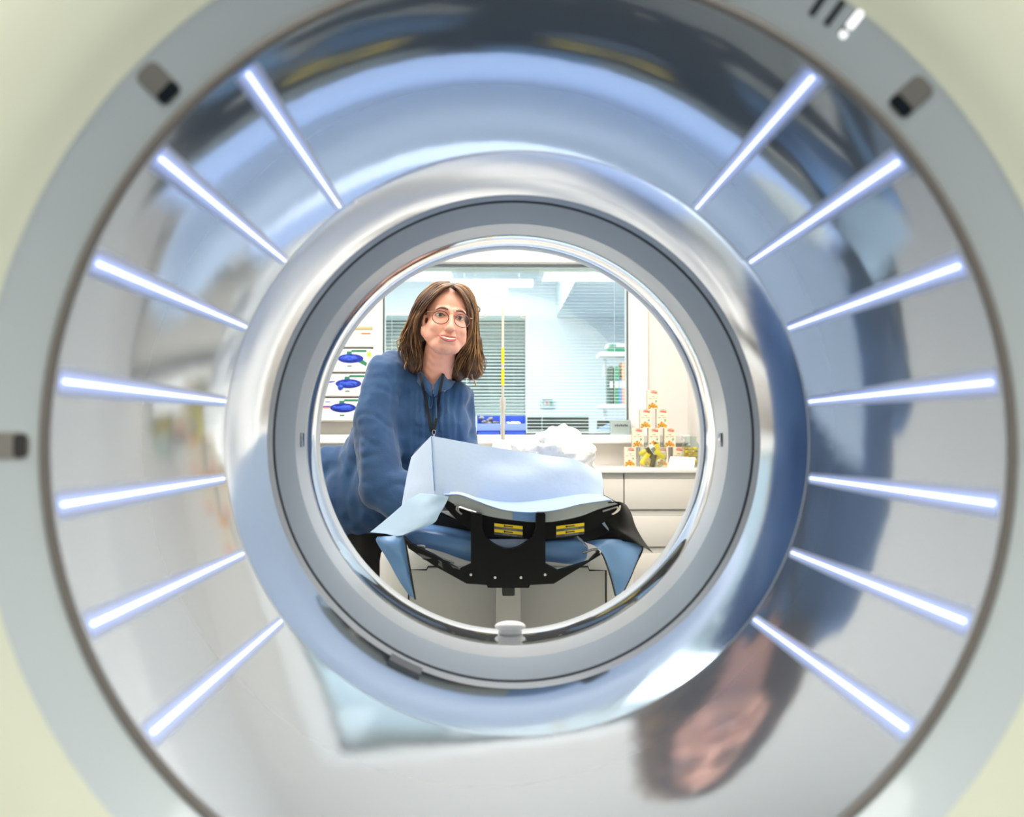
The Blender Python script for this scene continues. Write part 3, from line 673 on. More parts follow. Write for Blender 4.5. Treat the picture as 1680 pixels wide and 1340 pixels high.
# ---- glass bowl of sachets
cb_ = P(1070, 765, 4.09); gb = empty('glass_bowl', (cb_.x, 4.09, zc), 'round glass bowl heaped with yellow sachets before the tea cartons', 'bowl')
bm = new(); s = .062
pr = [(.0, .001), (.45, .001), (.6, .03), (.88, .25), (1.0, .65), (.98, 1.05), (.9, 1.45), (.93, 1.5), (.96, 1.45), (1.03, 1.05), (1.05, .65), (.93, .22), (.6, -.01), (0, -.01)]
lathe_z(bm, [(r*s*.94, h*s+.001) for r, h in pr], (cb_.x, 4.09, zc), 28); link('bowl_glass', bm, 'glass', gb)
random.seed(3)
SP = [('ypack', -40, 12, .55), ('dpack', -15, 30, -.5), ('ypack', 8, 10, .9), ('wpack', -12, 22, .5), ('ypack', 30, 26, -.9), ('ypack', 22, 40, -.25), ('dpack', 12, 44, .2), ('ypack', -36, 34, 1.1), ('wpack', 0, 40, -.6), ('dpack', 0, 5, .2)]
for i, (mm, dx, dz, a) in enumerate(SP):
    bm = new(); c0 = Vector((cb_.x+dx*.00085, 4.055+.008*(i % 4), zc+.02+dz*.0013)); hw, hh = .010, .026
    rot = Matrix.Rotation(a, 3, 'Y') @ Matrix.Rotation(.2, 3, 'X')
    pts = [c0 + rot @ Vector((u*hw, 0, v*hh)) for u, v in ((-1, -1), (1, -1), (1, 1), (-1, 1))]
    gridp = [[c0 + rot @ Vector(((u-1)*hw, -.006*(1-abs(u-1))*(1-abs(v-1)*.6), (v-1)*hh)) for u in (0, 1, 2)] for v in (0, 1, 2)]
    surf(bm, gridp, 3, 3, .003, (0, 1, 0))
    so = tag(link('sachet', bm, mm, None), {'ypack': 'yellow sweetener sachet in the glass bowl', 'dpack': 'dark gold sachet in the glass bowl', 'wpack': 'white printed sachet with dark marks in the glass bowl'}[mm] + [', leaning out at the left rim', ', deep in the middle', ', upright at the centre', ', tilted in the upper left', ', standing at the right', ', folded over the right rim', ', showing on top', ', high at the left rim', ', in the upper middle', ', lying at the bottom'][i], 'sachet', 'sachets in the glass bowl')
    if mm == 'wpack':
        bm = new()
        for u in (-.6, 0, .5): prism(bm, [c0 + rot @ Vector(((u-.18)*hw, -.0065, -.4*hh)), c0 + rot @ Vector(((u+.18)*hw, -.0065, -.3*hh)), c0 + rot @ Vector(((u+.2)*hw, -.0065, .4*hh)), c0 + rot @ Vector(((u-.1)*hw, -.0065, .5*hh))], (0, .0005, 0))
        link('print_marks', bm, 'ink', so)
# ---- card, jar, plastic box
bm = new(); q = [P(1095, 767.3, 4.0), P(1138, 767.8, 4.0), P(1141.5, 750.5, 4.03), P(1100, 748.5, 4.03)]
prism(bm, q, (0, .0008, 0)); card = tag(link('place_card', bm, 'paper', None, None), 'white folded note card leaning in front of the tea cartons', 'card')
bm = new(); q2 = [Vector((p.x, p.y+.001, p.z)) for p in q[2:]] + [Vector((q[3].x, 4.06, zc)), Vector((q[2].x, 4.06, zc))]; prism(bm, q2, (0, .0008, 0)); link('card_back', bm, 'paper', card, None)
bm = new()
for v in (.35, .6):
    A_ = q[0].lerp(q[3], v); B_ = q[1].lerp(q[2], v)
    prism(bm, [A_.lerp(B_, .28), A_.lerp(B_, .72), A_.lerp(B_, .72)+Vector((0, 0, .0012)), A_.lerp(B_, .28)+Vector((0, 0, .0012))], (0, -.0004, 0))
link('text_line', bm, 'rec', card, None)
jc = P(1134, 760, 4.12); jx = min(jc.x, WR-.042)
jr = empty('glass_jar', (jx, 4.12, zc), 'tall clear glass jar of gold wrapped sweets beside the wall', 'jar')
bm = new(); lathe_z(bm, [(0, .001), (.034, .001), (.037, .006), (.037, .085), (.033, .098), (.024, .106), (.024, .118), (.027, .122), (.027, .126), (.022, .126), (.022, .106), (.031, .096), (.035, .085), (.035, .006), (0, .004)], (jx, 4.12, zc), 26); link('jar_glass', bm, 'glass', jr)
bm = new()
tube(bm, [(jx-.027, 4.12, zc+.118), (jx-.036, 4.12, zc+.128), (jx-.036, 4.12, zc+.11)], .0016, 6); link('clip', bm, 'metal', jr)
random.seed(5); k = 0
for lay in range(6):
    for j in range(5):
        a = 2*PI*j/5+lay*.63; rr = .021; cx, cy, cz = jx+rr*math.cos(a), 4.12+rr*math.sin(a), zc+.014+lay*.0125
        bm = new(); box(bm, (cx-.009, cy-.006, cz-.0055), (cx+.009, cy+.006, cz+.0055), .0035, rz=random.random()*3)
        o = tag(link('wrapped_sweet', bm, 'brass' if (k % 3) else 'ypack', None), 'gold wrapped sweet inside the tall glass jar', 'sweet', 'sweets in the jar'); k += 1
zs = wb
bm = new(); a = P(1004, 689.5, 4.3); b = P(1036, 713, 4.3)
box(bm, (a.x, 4.335, zs), (b.x, 4.39, a.z), .003); pb_ = tag(link('plastic_tub', bm, 'plast', None), 'small translucent plastic tub on the sill by the window corner', 'tub')
bm = new(); box(bm, (a.x-.002, 4.333, a.z-.006), (b.x+.002, 4.392, a.z+.002), .002); link('lid', bm, 'plast', pb_)
bm = new()
for i in range(7): xx = a.x+.016+i*.0085; box(bm, (xx, 4.3335, a.z-.026), (xx+.006, 4.335, a.z-.0185+.002*(i % 2)))
link('printing', bm, 'dtrim', pb_, None)
# ---- blue bins on the sill
for i, (x0, x1) in enumerate(((782, 821), (829, 863.5))):
    xa, xb = P(x0, 700, 4.28).x, P(x1, 700, 4.28).x; zt = P(800, 681, 4.28).z
    t = empty('storage_bin', ((xa+xb)/2, 4.32, zs), ['blue open front bin on the sill full of crumpled grey packs', 'blue open front bin on the sill right of the pole with white packs'][i], 'bin', 'blue open bins on the sill')
    bm = new(); zl = P(800, 703, 4.28).z; zm = P(800, 695, 4.28).z
    box(bm, (xa, 4.332, zs), (xb, 4.395, zs+.006)); box(bm, (xa, 4.39, zs), (xb, 4.395, zt)); 
    for xx in (xa, xb-.004): prism(bm, [(xx, 4.332, zs), (xx, 4.395, zs), (xx, 4.395, zt), (xx, 4.36, zt), (xx, 4.332, zm)], (.004, 0, 0))
    box(bm, (xa, 4.332, zs), (xb, 4.337, zm)); link('bin_body', bm, 'bluebin', t)
    bm = new(); box(bm, (xa-.002, 4.325, zs+.018), (xb+.002, 4.338, zm+.001), .002); link('label_ledge', bm, mat('bin_ledge', '#7f9af0', .4), t)
    random.seed(i+11)
    for k in range(9 if i == 0 else 4):
        bm = new(); zz = zm+.002+(random.random()*.03 if i == 0 else 0)
        ball(bm, (xa+.012+(xb-xa-.024)*random.random(), 4.35+.025*random.random(), zz), (.012, .012, .009), sub=2)
        for v in bm.verts: v.co += v.normal*.004*noise.noise(v.co*150)
        tag(link('wrapped_pack', bm, 'silverfoil' if i == 0 else 'paper', None), ['crumpled grey pack inside the left blue bin', 'white pack inside the right blue bin'][i], 'pack', 'packs in the blue bins %s' % ('left', 'right')[i])
# ---- glove box rack
YG = 4.3; GP = F/YG
def Gx(X_, Y_, Y=YG): return P(520+X_/7.44, 520+Y_/7.44, Y)
rx0, rx1 = P(505, 600, YG).x, P(613.5, 600, YG).x
rk = empty('glove_rack', ((rx0+rx1)/2, 4.35, P(560, 690, YG).z), 'white wall rack holding a column of glove cartons left of the woman', 'rack')
bm = new(); box(bm, (rx1-.003, YG+.002, P(0, 690, YG).z), (rx1, YW, P(0, 542, YG).z)); link('side_panel', bm, 'trimw', rk, None)
bm = new(); box(bm, (rx0, YG+.002, P(0, 690, YG).z), (rx0+.003, YW, P(0, 542, YG).z)); link('side_panel', bm, 'trimw', rk, None)
for py in (568.5, 609.5, 649.5, 690):
    z = P(560, py, YG).z; bm = new(); box(bm, (rx0, YG+.001, z-.002), (rx1, YW, z+.001)); link('shelf', bm, 'rec', rk, None)
rows = [(543, 567.5, None), (572, 608, (410, 505)), (613, 648.5, (385, 812)), (653, 689, (320, 1107))]
for i, (y0, y1, ov) in enumerate(rows):
    z1, z0 = P(560, y0, YG).z, P(560, [568.2, 609.2, 649.2, 689.7][i], YG).z+.0012
    lab = ['plain white glove carton with small orange print, topmost in the rack', 'white and green glove carton with lime sticker and smooth blue glove opening', 'glove carton with blue gloves spilling out, second lowest in the rack', 'glove carton with blue opening, lowest in the rack'][i]
    t = empty('glove_carton', ((rx0+rx1)/2, YG+.05, z0), lab, 'carton', 'glove cartons in the wall rack')
    bm = new(); box(bm, (rx0+.004, YG, z0), (rx1-.0045, YG+.095, z1), .001); link('carton', bm, 'carton', t)
    bm = new()
    def pr_(x0, y0_, x1, y1_, mi, e=.0008): 
        p, q = Gx(x0, y0_), Gx(x1, y1_); box(bm, (p.x, YG-e, q.z), (q.x, YG+.0005, p.z), mi=mi)
    if ov is None:
        pr_(540, 190, 655, 214, 2); link('printed_front', bm, ['green', 'lime', 'orangep', 'purple', 'padg'], t, None); continue
    ox, oy = ov; dx, dy = ox-410, oy-505
    pr_(420+dx, 400+dy, 607+dx, 428+dy, 0); pr_(362+dx, 418+dy, 425+dx, 452+dy, 0); pr_(370+dx, 590+dy, 425+dx, 606+dy, 0)
    if i == 1:
        p = [Gx(x, y) for x, y in ((500, 548), (560, 520), (615, 560), (600, 602))]; prism(bm, [(q.x, YG-.0006, q.z) for q in p], (0, .001, 0), 0)
        prism(bm, [(Gx(637+30*math.cos(a), 455+33*math.sin(a)).x, YG-.0012, Gx(637+30*math.cos(a), 455+33*math.sin(a)).z) for a in [2*PI*k/12 for k in range(12)]], (0, .001, 0), 1)
        pr_(570, 478, 610, 482, 3)
    else:
        for k in range(5): pr_(dx+(100 if i == 2 else 172)+k*13+20, dy+(415 if i == 2 else 425), dx+(100 if i == 2 else 172)+k*13+29, dy+(437 if i == 2 else 442), 3)
        x_ = 130 if i == 2 else 60
        pr_(x_, (780 if i == 2 else 1083), x_+(90 if i == 2 else 108), (795 if i == 2 else 1098), 3); pr_(x_, (796 if i == 2 else 1099), x_+(60 if i == 2 else 105), (804 if i == 2 else 1113), 2 if i == 3 else 4)
    link('printed_front', bm, ['green', 'lime', 'orangep', 'purple', 'binder3'], t, None)
    bm = new(); rxx, rzz = 158/7.44/GP, 56/7.44/GP; c = Gx(ox, oy)
    ring = [(c.x+rxx*math.cos(a), YG-.0015, c.z+rzz*math.sin(a)) for a in [2*PI*k/28 for k in range(28)]]
    prism(bm, ring, (0, .002, 0)); link('opening', bm, 'gloved', t, None)
    bm = new(); bl = [(-.1, 0, .7, .7)] if i == 1 else [(-.3, -.1, .45, .45), (.2, .05, .5, .55), (.05, -.35, .6, .4), (-.62, -.75 if i == 2 else 0, .22, .75 if i == 2 else .4)]
    for u, v, a_, b_ in bl: ball(bm, (c.x+u*rxx, YG-.002, c.z+v*rzz), (rxx*a_, .008, rzz*b_), sub=3)
    b2 = remeshed(bm, .0022, 2, .5, lambda p, n: n*.003*noise.noise(p*90))
    link('glove', b2, 'glove', t)
bm = new(); a, b = P(583, 532, 4.35), P(612, 539, 4.35); tube(bm, [(a.x, 4.33, P(590, 541.5, 4.33).z+.008), (b.x, 4.33, P(590, 541.5, 4.33).z+.008)], .0085, 12); rr = tag(link('tape_roll', bm, mat('tape_tan', '#b8ab83', .5), None), 'small tan tape tube lying on top of the glove rack', 'tube')
bm = new(); tube(bm, [(a.x-.003, 4.33, P(590, 541.5, 4.33).z+.008), (a.x+.002, 4.33, P(590, 541.5, 4.33).z+.008)], .0088, 12); link('cap', bm, 'fruit', rr)
# ================================================================ CONTROL ROOM
bm = new(); box(bm, (P(840, 700, 5.2).x, 5.0, .72), (1.345, 5.8, .75), .003); dk = tag(link('desk', bm, 'trimw', None), 'white control room desk behind the blind', 'desk')
for x in (.2, 1.3):
    bm = new(); box(bm, (x-.02, 5.05, 0), (x+.02, 5.75, .72)); link('leg', bm, 'trimw', dk, None)
mo = empty('monitor', (P(915, 700, 5.3).x, 5.35, .75), 'dark wide monitor back seen low through the blind', 'monitor')
a, b = P(865, 683, 5.3), P(966, 716, 5.3); bm = new(); box(bm, (a.x, 5.3, b.z-.2), (b.x, 5.33, a.z), .004); link('screen', bm, mat('monitor_shell', '#2d3532', .5), mo)
bm = new(); mx_ = mo.location.x; box(bm, (mx_-.02, 5.33, .75), (mx_+.02, 5.36, b.z-.1)); box(bm, (mx_-.11, 5.27, .75), (mx_+.11, 5.42, .765)); link('stand', bm, 'black', mo)
mo2 = empty('monitor', (P(1000, 700, 5.2).x, 5.25, .75), 'second dark monitor partly behind the plastic tub', 'monitor')
a, b = P(980, 689, 5.2), P(1090, 716, 5.2); bm = new(); box(bm, (a.x, 5.2, b.z-.2), (b.x, 5.23, a.z), .004); link('screen', bm, bpy.data.materials['monitor_shell'], mo2)
bm = new(); mx_ = (a.x+b.x)/2; box(bm, (mx_-.02, 5.23, .75), (mx_+.02, 5.26, b.z-.1)); box(bm, (mx_-.1, 5.17, .75), (mx_+.1, 5.3, .765)); link('stand', bm, 'black', mo2)
bm = new(); q = [P(976, 716, 4.95), P(985, 703, 4.95), P(1004, 694, 4.95), P(1012, 716, 4.95)]
prism(bm, [(q[0].x, 5.05, .751), (q[0].x, 5.05, q[0].z), (q[1].x, 5.05, q[1].z), (q[2].x, 5.05, q[2].z), (q[3].x, 5.05, q[3].z), (q[3].x, 5.05, .751)], (0, .02, 0))
tag(link('paper_sheaf', bm, mat('pale_blue_paper', '#b9d2f4', .5), None), 'pale blue sheaf of papers standing on the desk behind the window corner', 'papers')
# wall control with coloured buttons
cp = empty('wall_control', P(898, 661, YE-.02), 'small white wall panel with dark display and coloured buttons in the control room', 'panel')
a, b = P(885, 654.5, YE), P(909.5, 669.5, YE); bm = new(); box(bm, (a.x, YE-.03, b.z), (b.x, YE-.001, a.z), .004); link('panel_body', bm, mat('panel_grey', '#cfdedb', .4), cp)
a, b = P(889, 655.5, YE), P(906, 658, YE); bm = new(); box(bm, (a.x, YE-.033, b.z), (b.x, YE-.03, a.z)); link('display', bm, 'black', cp, None)
for px, mm, r in ((890.5, 'binder1', .009), (897, 'red', .014), (904, 'binder2', .017)):
    c = P(px, 662, YE); bm = new(); tube(bm, [(c.x, YE-.034, c.z), (c.x, YE-.03, c.z)], r, 12); link('button', bm, mm, cp)
# wall shelves with folders
for k, (py, lab) in enumerate(((577, 'upper white wall shelf holding a green box in the control room'), (663, 'lower white wall shelf holding upright folders in the control room'))):
    Yn = 7.0; x0 = P(985, py, Yn).x; z = P(985, py, Yn).z
    bm = new(); box(bm, (x0, 7.0, z-.03), (1.348, 7.3, z), .002)
    o = tag(link('wall_shelf', bm, 'trimw', None), lab, 'shelf')
    bm = new(); box(bm, (x0+.05, 7.2, z-.16), (x0+.07, 7.29, z-.03)); link('bracket', bm, 'trimw', o, None)
    bm = new(); box(bm, (1.2, 7.2, z-.16), (1.22, 7.29, z-.03)); link('bracket', bm, 'trimw', o, None)
    if k == 0:
        bm = new(); a, b = P(999, 561, 7.03), P(1030, 577, 7.03); box(bm, (a.x, 7.03, z), (b.x, 7.2, z+.035), .004); gbx = tag(link('flat_box', bm, 'binder2', None), 'flat green and white box on the upper control room shelf', 'box')
        bm = new(); box(bm, (a.x-.01, 7.02, z+.035), (b.x+.01, 7.21, z+.062), .004); link('lid', bm, 'trimw', gbx)
        bm = new(); box(bm, (a.x, 7.015, z+.04), (a.x+.05, 7.022, z+.055)); link('label_strip', bm, 'binder2', gbx, None)
    else:
        for px0, px1, mm, lab2 in ((1000, 1006, 'binder1', 'dark green'), (1008.5, 1015.5, 'binder2', 'bright green'), (1016, 1020, 'binder3', 'light blue'), (1020.5, 1025, 'binder4', 'pale orange'), (1025.5, 1030, 'binder4', 'pinkish orange')):
            a, b = P(px0, 601 if 'green' in lab2 else (622 if 'blue' in lab2 else 594), 7.02), P(px1, 600, 7.02)
            bm = new(); box(bm, (a.x, 7.02, z), (b.x, 7.24, a.z), .002); fo = tag(link('folder', bm, mm, None), lab2 + ' upright folder on the lower control room shelf', 'folder', 'folders on the lower shelf')
            bm = new(); box(bm, (a.x+.003, 7.0185, z+.12), (b.x-.003, 7.021, z+.16)); link('spine_label', bm, 'paper', fo, None)
bm = new(); q = [P(915, 521, YE), P(1060, 430, 7.2)]
box(bm, (P(915, 521, YE).x, 6.6, P(915, 521, YE).z), (1.349, YE-.001, HC-.001)); tag(link('wall_cupboard', bm, 'cwall', None, None), 'pale bulkhead cupboard under the ceiling on the control room right', 'cupboard')
o = bpy.data.objects['wall_cupboard']
for y in (6.605, 7.4, 8.2):
    bm = new(); box(bm, (P(915, 521, YE).x-.014, y, P(915, 521, YE).z+.004), (P(915, 521, YE).x-.001, y+.78, HC-.004), .002); link('door', bm, 'cwall', o)
for px0, px1, py, Y, lab in ((740, 874, 465, 7.4, 'longer linear pendant lamp glimpsed through the blind'), (760, 832, 479, 8.4, 'shorter linear pendant lamp farther back through the blind')):
    a, b = P(px0, py, Y), P(px1, py, Y)
    t = empty('pendant_lamp', ((a.x+b.x)/2, Y, a.z), lab, 'lamp')
    bm = new(); box(bm, (a.x, Y-.04, a.z-.02), (b.x, Y+.04, a.z+.025), .004); link('lamp_body', bm, 'lampc', t)
    for x in (a.x+.1, b.x-.1):
        bm = new(); tube(bm, [(x, Y, a.z+.02), (x, Y, HC)], .002, 5); link('suspension_wire', bm, 'steel', t)
# ================================================================ THE WOMAN
from mathutils.bvhtree import BVHTree
def Qv(px, py, Y): return P(px, py, Y)
pr = P(600, 820, 3.1)
wo = empty('person', (pr.x, 3.1, 0), 'smiling woman with long brown hair, round glasses and blue jumper leaning over table', 'person')
HS = .87
HR = (Matrix.Rotation(math.radians(8), 3, 'Y') @ Matrix.Rotation(math.radians(13), 3, 'Z') @ Matrix.Rotation(math.radians(-3), 3, 'X'))
HO = P(732, 526, 2.90)
def HL(x, y, z): return HO + HR @ (Vector((x, y, z))*HS)
def hb(bm, c, r, sub=3):
    r = r if isinstance(r, (tuple, list)) else (r, r, r)
    ball(bm, HL(*c), tuple(k*HS for k in r), sub=sub, rot=HR)
def hcap(bm, a, b, ra, rb): capsule(bm, HL(*a), HL(*b), ra*HS, rb*HS, sub=2)
bm = new()
hb(bm, (0, .012, .038), (.073, .09, .085)); hb(bm, (0, -.026, .045), (.0625, .056, .058)); hb(bm, (0, -.024, -.036), (.0685, .064, .079))
hb(bm, (0, -.062, -.092), (.027, .022, .022)); hb(bm, (0, -.04, -.085), (.045, .042, .036))
for s in (-1, 1):
    hcap(bm, (s*.056, .0, -.045), (s*.026, -.052, -.092), .027, .025); hb(bm, (s*.037, -.050, -.036), (.028, .030, .027))
    hcap(bm, (s*.012, -.082, .022), (s*.042, -.066, .022), .0125, .012); hb(bm, (s*.044, -.036, -.058), (.026, .032, .034)); hb(bm, (s*.0115, -.099, -.041), (.0085, .0105, .008))
    hb(bm, (s*.075, .008, -.006), (.006, .017, .029))
hcap(bm, (0, -.083, .012), (0, -.104, -.032), .0085, .0115); hb(bm, (0, -.1065, -.038), .0118); hb(bm, (0, -.079, -.07), (.032, .016, .024))
capsule(bm, HL(0, .016, -.05), P(707, 655, 2.99), .048, .054)
def segd(p, a, b):
    a, b = Vector(a), Vector(b); ab = b-a; t = max(0, min(1, (p-a).dot(ab)/ab.dot(ab))); return (p-a-ab*t).length
IH = HR.transposed()
def facedisp(co, n):
    q = IH @ (co-HO) / HS; d = 0
    if q.y < -.03 and q.z < .1:
        for s in (-1, 1):
            p2 = Vector((q.x, q.z, 0))
            d -= .0075*math.exp(-((q.x-s*.0335)/.017)**2 - ((q.z-.001)/.0105)**2)
            d -= .0028*math.exp(-(segd(p2, (s*.020, -.042, 0), (s*.037, -.070, 0))/.0035)**2)
        d -= .0035*math.exp(-(q.x/.02)**2 - ((q.z+.090)/.0045)**2)
        d -= .0015*math.exp(-(q.x/.004)**2 - ((q.z+.055)/.006)**2)
    return n*d*HS
headm = remeshed(bm, .0032, 9, .5, facedisp)
def tobvh(b):
    b.verts.ensure_lookup_table(); return BVHTree.FromBMesh(b)
HB = tobvh(headm)
def FS(x, z, off=0.):
    o = HL(x, -.3, z); d = HR @ Vector((0, 1, 0)); r = HB.ray_cast(o, d)
    p = r[0] if r[0] is not None else HL(x, -.08, z)
    return p - d*off
# the rest of the body (under the clothes)
bb = new()
SL, SR = P(632, 614, 2.95), P(752, 655, 3.04)
EL, ER = P(634, 795, 2.86), P(766, 745, 3.02)
WL, WRt = P(722, 806, 2.87), P(752, 800, 2.90)
PEL = P(604, 800, 3.12)
capsule(bb, P(707, 655, 2.985), P(700, 700, 3.02), .055, .07); capsule(bb, SL+Vector((.02,.02,-.02)), SR+Vector((-.01,.02,-.02)), .034, .034); capsule(bb, P(665, 680, 3.02), P(722, 690, 3.03), .07, .07)
capsule(bb, P(692, 705, 3.04), P(640, 770, 3.08), .078, .09); capsule(bb, P(640, 770, 3.08), PEL, .09, .11)
capsule(bb, SL, P(616, 690, 2.91), .04, .04); capsule(bb, P(616, 690, 2.91), EL, .04, .038); capsule(bb, EL, WL, .038, .025); capsule(bb, SR, ER, .046, .038); capsule(bb, ER, WRt, .038, .025)
HIP = [P(560, 825, 3.2), P(612, 830, 3.14)]
KN = [Vector((HIP[0].x-.01, 3.15, .46)), Vector((HIP[1].x-.03, 3.06, .46))]
AN = [Vector((HIP[0].x-.01, 3.21, .085)), Vector((HIP[1].x-.03, 3.13, .085))]
for k in range(2):
    capsule(bb, HIP[k], KN[k], .085, .056); capsule(bb, KN[k], AN[k], .054, .036); capsule(bb, AN[k], AN[k]+Vector((0, -.12, -.045)), .034, .028)
body = remeshed(bb, .007, 6)
# hands on the table top, fingers curled on the cushion edge
hm = new()
def hand(c, fwd, side, up=Vector((0, 0, 1))):
    h = new(); fwd = fwd.normalized(); side = side.normalized()
    capsule(h, c-fwd*.02, c+fwd*.005, .024, .022)
    for k, L in enumerate((.062, .07, .066, .052)):
        u = (k-1.5)*.0195
        a = c + side*u*.9 + fwd*.02; b = a + fwd*L*.45 + side*u*.15; e = b + fwd*L*.3 - up*L*.28; t = e + fwd*L*.1 - up*L*.22
        ball(h, a, (.012, .012, .011)); capsule(h, c+side*u*.7-fwd*.02, a, .011, .0105); capsule(h, a, b, .0098, .0088); capsule(h, b, e, .0088, .008); capsule(h, e, t, .008, .0068)
    a = c - side*.026 - fwd*.022; b = a - side*.016 + fwd*.026 - up*.008; e = b + fwd*.026 - up*.012 + side*.004
    capsule(h, c-fwd*.03, a, .014, .0125); capsule(h, a, b, .0125, .0105); capsule(h, b, e, .0105, .0085)
    return remeshed(h, .0032, 3)
for (Wp, El, sd) in ((WL, EL, 1), (WRt, ER, -1)):
    f = Vector((.6*sd if sd > 0 else .0, -.75, -.12)).normalized(); side = f.cross(Vector((0, 0, 1)))*(-sd)
    merge(body, hand(Wp + f*.05, f, side))
merge(headm, body)
bo = link('body', headm, 'skin', wo, 60)
# ---- clothes
sw = new()
for a, b, ra, rb in ((SL, P(616, 690, 2.91), .062, .068), (P(616, 690, 2.91), P(628, 800, 2.87), .068, .07), (P(634, 797, 2.86), WL, .062, .045), (P(628, 800, 2.87), P(668, 832, 2.83), .07, .052), (P(668, 832, 2.83), WL, .052, .036),
                     (SR, ER, .053, .048), (ER, P(766, 740, 3.0), .046, .042), (P(766, 740, 3.0), WRt, .044, .034), (P(645, 612, 3.0), P(692, 652, 2.995), .066, .075), (P(700, 655, 2.985), P(716, 660, 2.985), .072, .070), (P(696, 640, 2.985), P(722, 643, 2.99), .060, .058), (P(722, 643, 2.99), P(744, 650, 3.0), .058, .058), (P(722, 658, 3.01), SR, .06, .055),
                     (P(660, 690, 3.02), P(722, 695, 3.01), .118, .105), (P(668, 720, 3.02), P(726, 745, 3.02), .115, .1), (P(668, 765, 3.05), P(708, 775, 3.04), .12, .08),
                     (P(640, 665, 3.06), P(612, 770, 3.11), .09, .115), (P(612, 770, 3.11), P(590, 812, 3.13), .118, .138), (P(640, 800, 3.06), P(600, 835, 3.12), .13, .12), (P(556, 780, 3.15), P(575, 830, 3.15), .1, .1)):
    capsule(sw, a, b, ra, rb)
CH = P(712, 650, 2.95)
def knitfold(p, n):
    q = Vector((p.x*13, p.y*13, p.z*4.0)); d = .013*noise.noise(q) + .006*noise.noise(q*2.1+Vector((4, 4, 4)))
    q2 = Vector((p.x*9+p.z*12, p.y*9, p.z*9-p.x*6)); d += -.010*max(0, .25-abs(noise.noise(q2)))
    r = (p-CH); wgt = math.exp(-(r.x/.075)**2 - ((r.z+.05)/.10)**2) if n.y < -.2 else 0
    d += wgt*.0045*math.sin(p.x*330+2*noise.noise(p*8))
    return n*d
swm = remeshed(sw, .0062, 5, .5, knitfold)
SB = tobvh(swm)
def onb(px, py, off=.004, bvh=None):
    o = CAMP; d = (P(px, py, 3.0)-CAMP).normalized(); r = (bvh or SB).ray_cast(o, d)
    p = r[0] if r[0] is not None else P(px, py, 2.93)
    return p - d*off
def proj(p):
    v = RC.transposed() @ (p-CAMP); return 840-v.x/v.z*F, 670+v.y/v.z*F
dl = []
for f in swm.faces:
    c = f.calc_center_median(); x, y = proj(c)
    if 580 < y < 637 and abs(x-711.3) < (636-y)*.40 and c.y < 3.0: dl.append(f)
bmesh.ops.delete(swm, geom=dl, context='FACES')
jo = link('jumper', swm, 'knit', wo, 70)
tr = new()
for k in range(2):
    capsule(tr, HIP[k], KN[k], .104, .078); capsule(tr, KN[k], AN[k]+Vector((0, 0, .03)), .078, .068)
capsule(tr, HIP[0]+Vector((0, 0, .03)), HIP[1]+Vector((0, 0, .03)), .115, .115)
b2 = remeshed(tr, .008, 5, .5, lambda p, n: n*.008*noise.noise(Vector((p.x*14, p.y*14, p.z*7))))
link('trousers', b2, 'trouser', wo, 60)
for k in range(2):
    bm = new(); capsule(bm, AN[k]+Vector((0, .03, -.035)), AN[k]+Vector((0, -.15, -.048)), .05, .038); b2 = remeshed(bm, .006, 3)
    for v in b2.verts: v.co.z = max(v.co.z, .002)
    link('shoe', b2, 'shoe', wo, 60)
# collar
def strip2(pxs, w0, w1, m, name, parent, off=.006, th=.0022, bvh=None):
    pts = catmull([onb(x, y, off, bvh) for x, y in pxs], 5); bm = new(); tube(bm, pts, [th*0+ (w0+(w1-w0)*i/(len(pts)-1)) for i in range(len(pts))], 8, flat=1, up=(0, 0, 1)); return link(name, bm, m, parent)
bm = new(); surf(bm, [[P(685, 600, 2.945), P(689, 606, 2.915), P(698, 618, 2.896), P(708.5, 631, 2.893)], [P(684, 618, 2.94), P(690, 624, 2.908), P(699, 634, 2.892), P(708.5, 645, 2.89)], [P(681, 622, 2.95), P(688, 631, 2.912), P(698, 641, 2.897), P(708.5, 651, 2.895)]], 5, 4, .004, (0, 1, 0)); link('collar', bm, 'knit', jo, 70)
bm = new(); surf(bm, [[P(733, 602, 2.945), P(728, 609, 2.915), P(720, 620, 2.896), P(711.5, 632, 2.893)], [P(737, 620, 2.94), P(730, 626, 2.908), P(721, 635, 2.892), P(711.5, 645, 2.89)], [P(747, 626, 2.947), P(738, 637, 2.914), P(724, 643, 2.897), P(711.5, 651, 2.895)]], 5, 4, .004, (0, 1, 0)); link('collar', bm, 'knit', jo, 70)
M['cord'] = mat('jumper_cord', '#2e5580', .8)
strip2([(708, 634), (705, 650), (703.5, 664), (706, 670), (709, 664), (709, 646), (709.5, 636)], .0016, .0016, 'cord', 'tie_cord', jo)
strip2([(711, 636), (714, 648), (715.5, 665), (716, 686)], .002, .0024, 'cord', 'tie_cord', jo)
strip2([(712, 637), (719, 646), (721, 655), (718.5, 662)], .0014, .0014, 'cord', 'tie_cord', jo)
def ribbon(pxs, hw, m, name, parent, off=.007):
    c = catmull([P(x, y, 2.897 if y < 620 else 2.884) if y < 647 else onb(x, y, off) for x, y in pxs], 4); bm = new(); rows = []
    for i, p in enumerate(c):
        t = (c[min(i+1, len(c)-1)]-c[max(i-1, 0)]).normalized(); s_ = t.cross(Vector((0, 1, 0))).normalized(); rows.append([p-s_*hw, p, p+s_*hw])
    surf(bm, rows, 1, 1, .0012, (0, 1, 0)); return link(name, bm, m, parent, 60)
ln_ = ribbon([(689.5, 613), (693, 631), (697.5, 650), (702, 674), (705.5, 695), (709, 709)], .0042, 'lany', 'lanyard', wo)
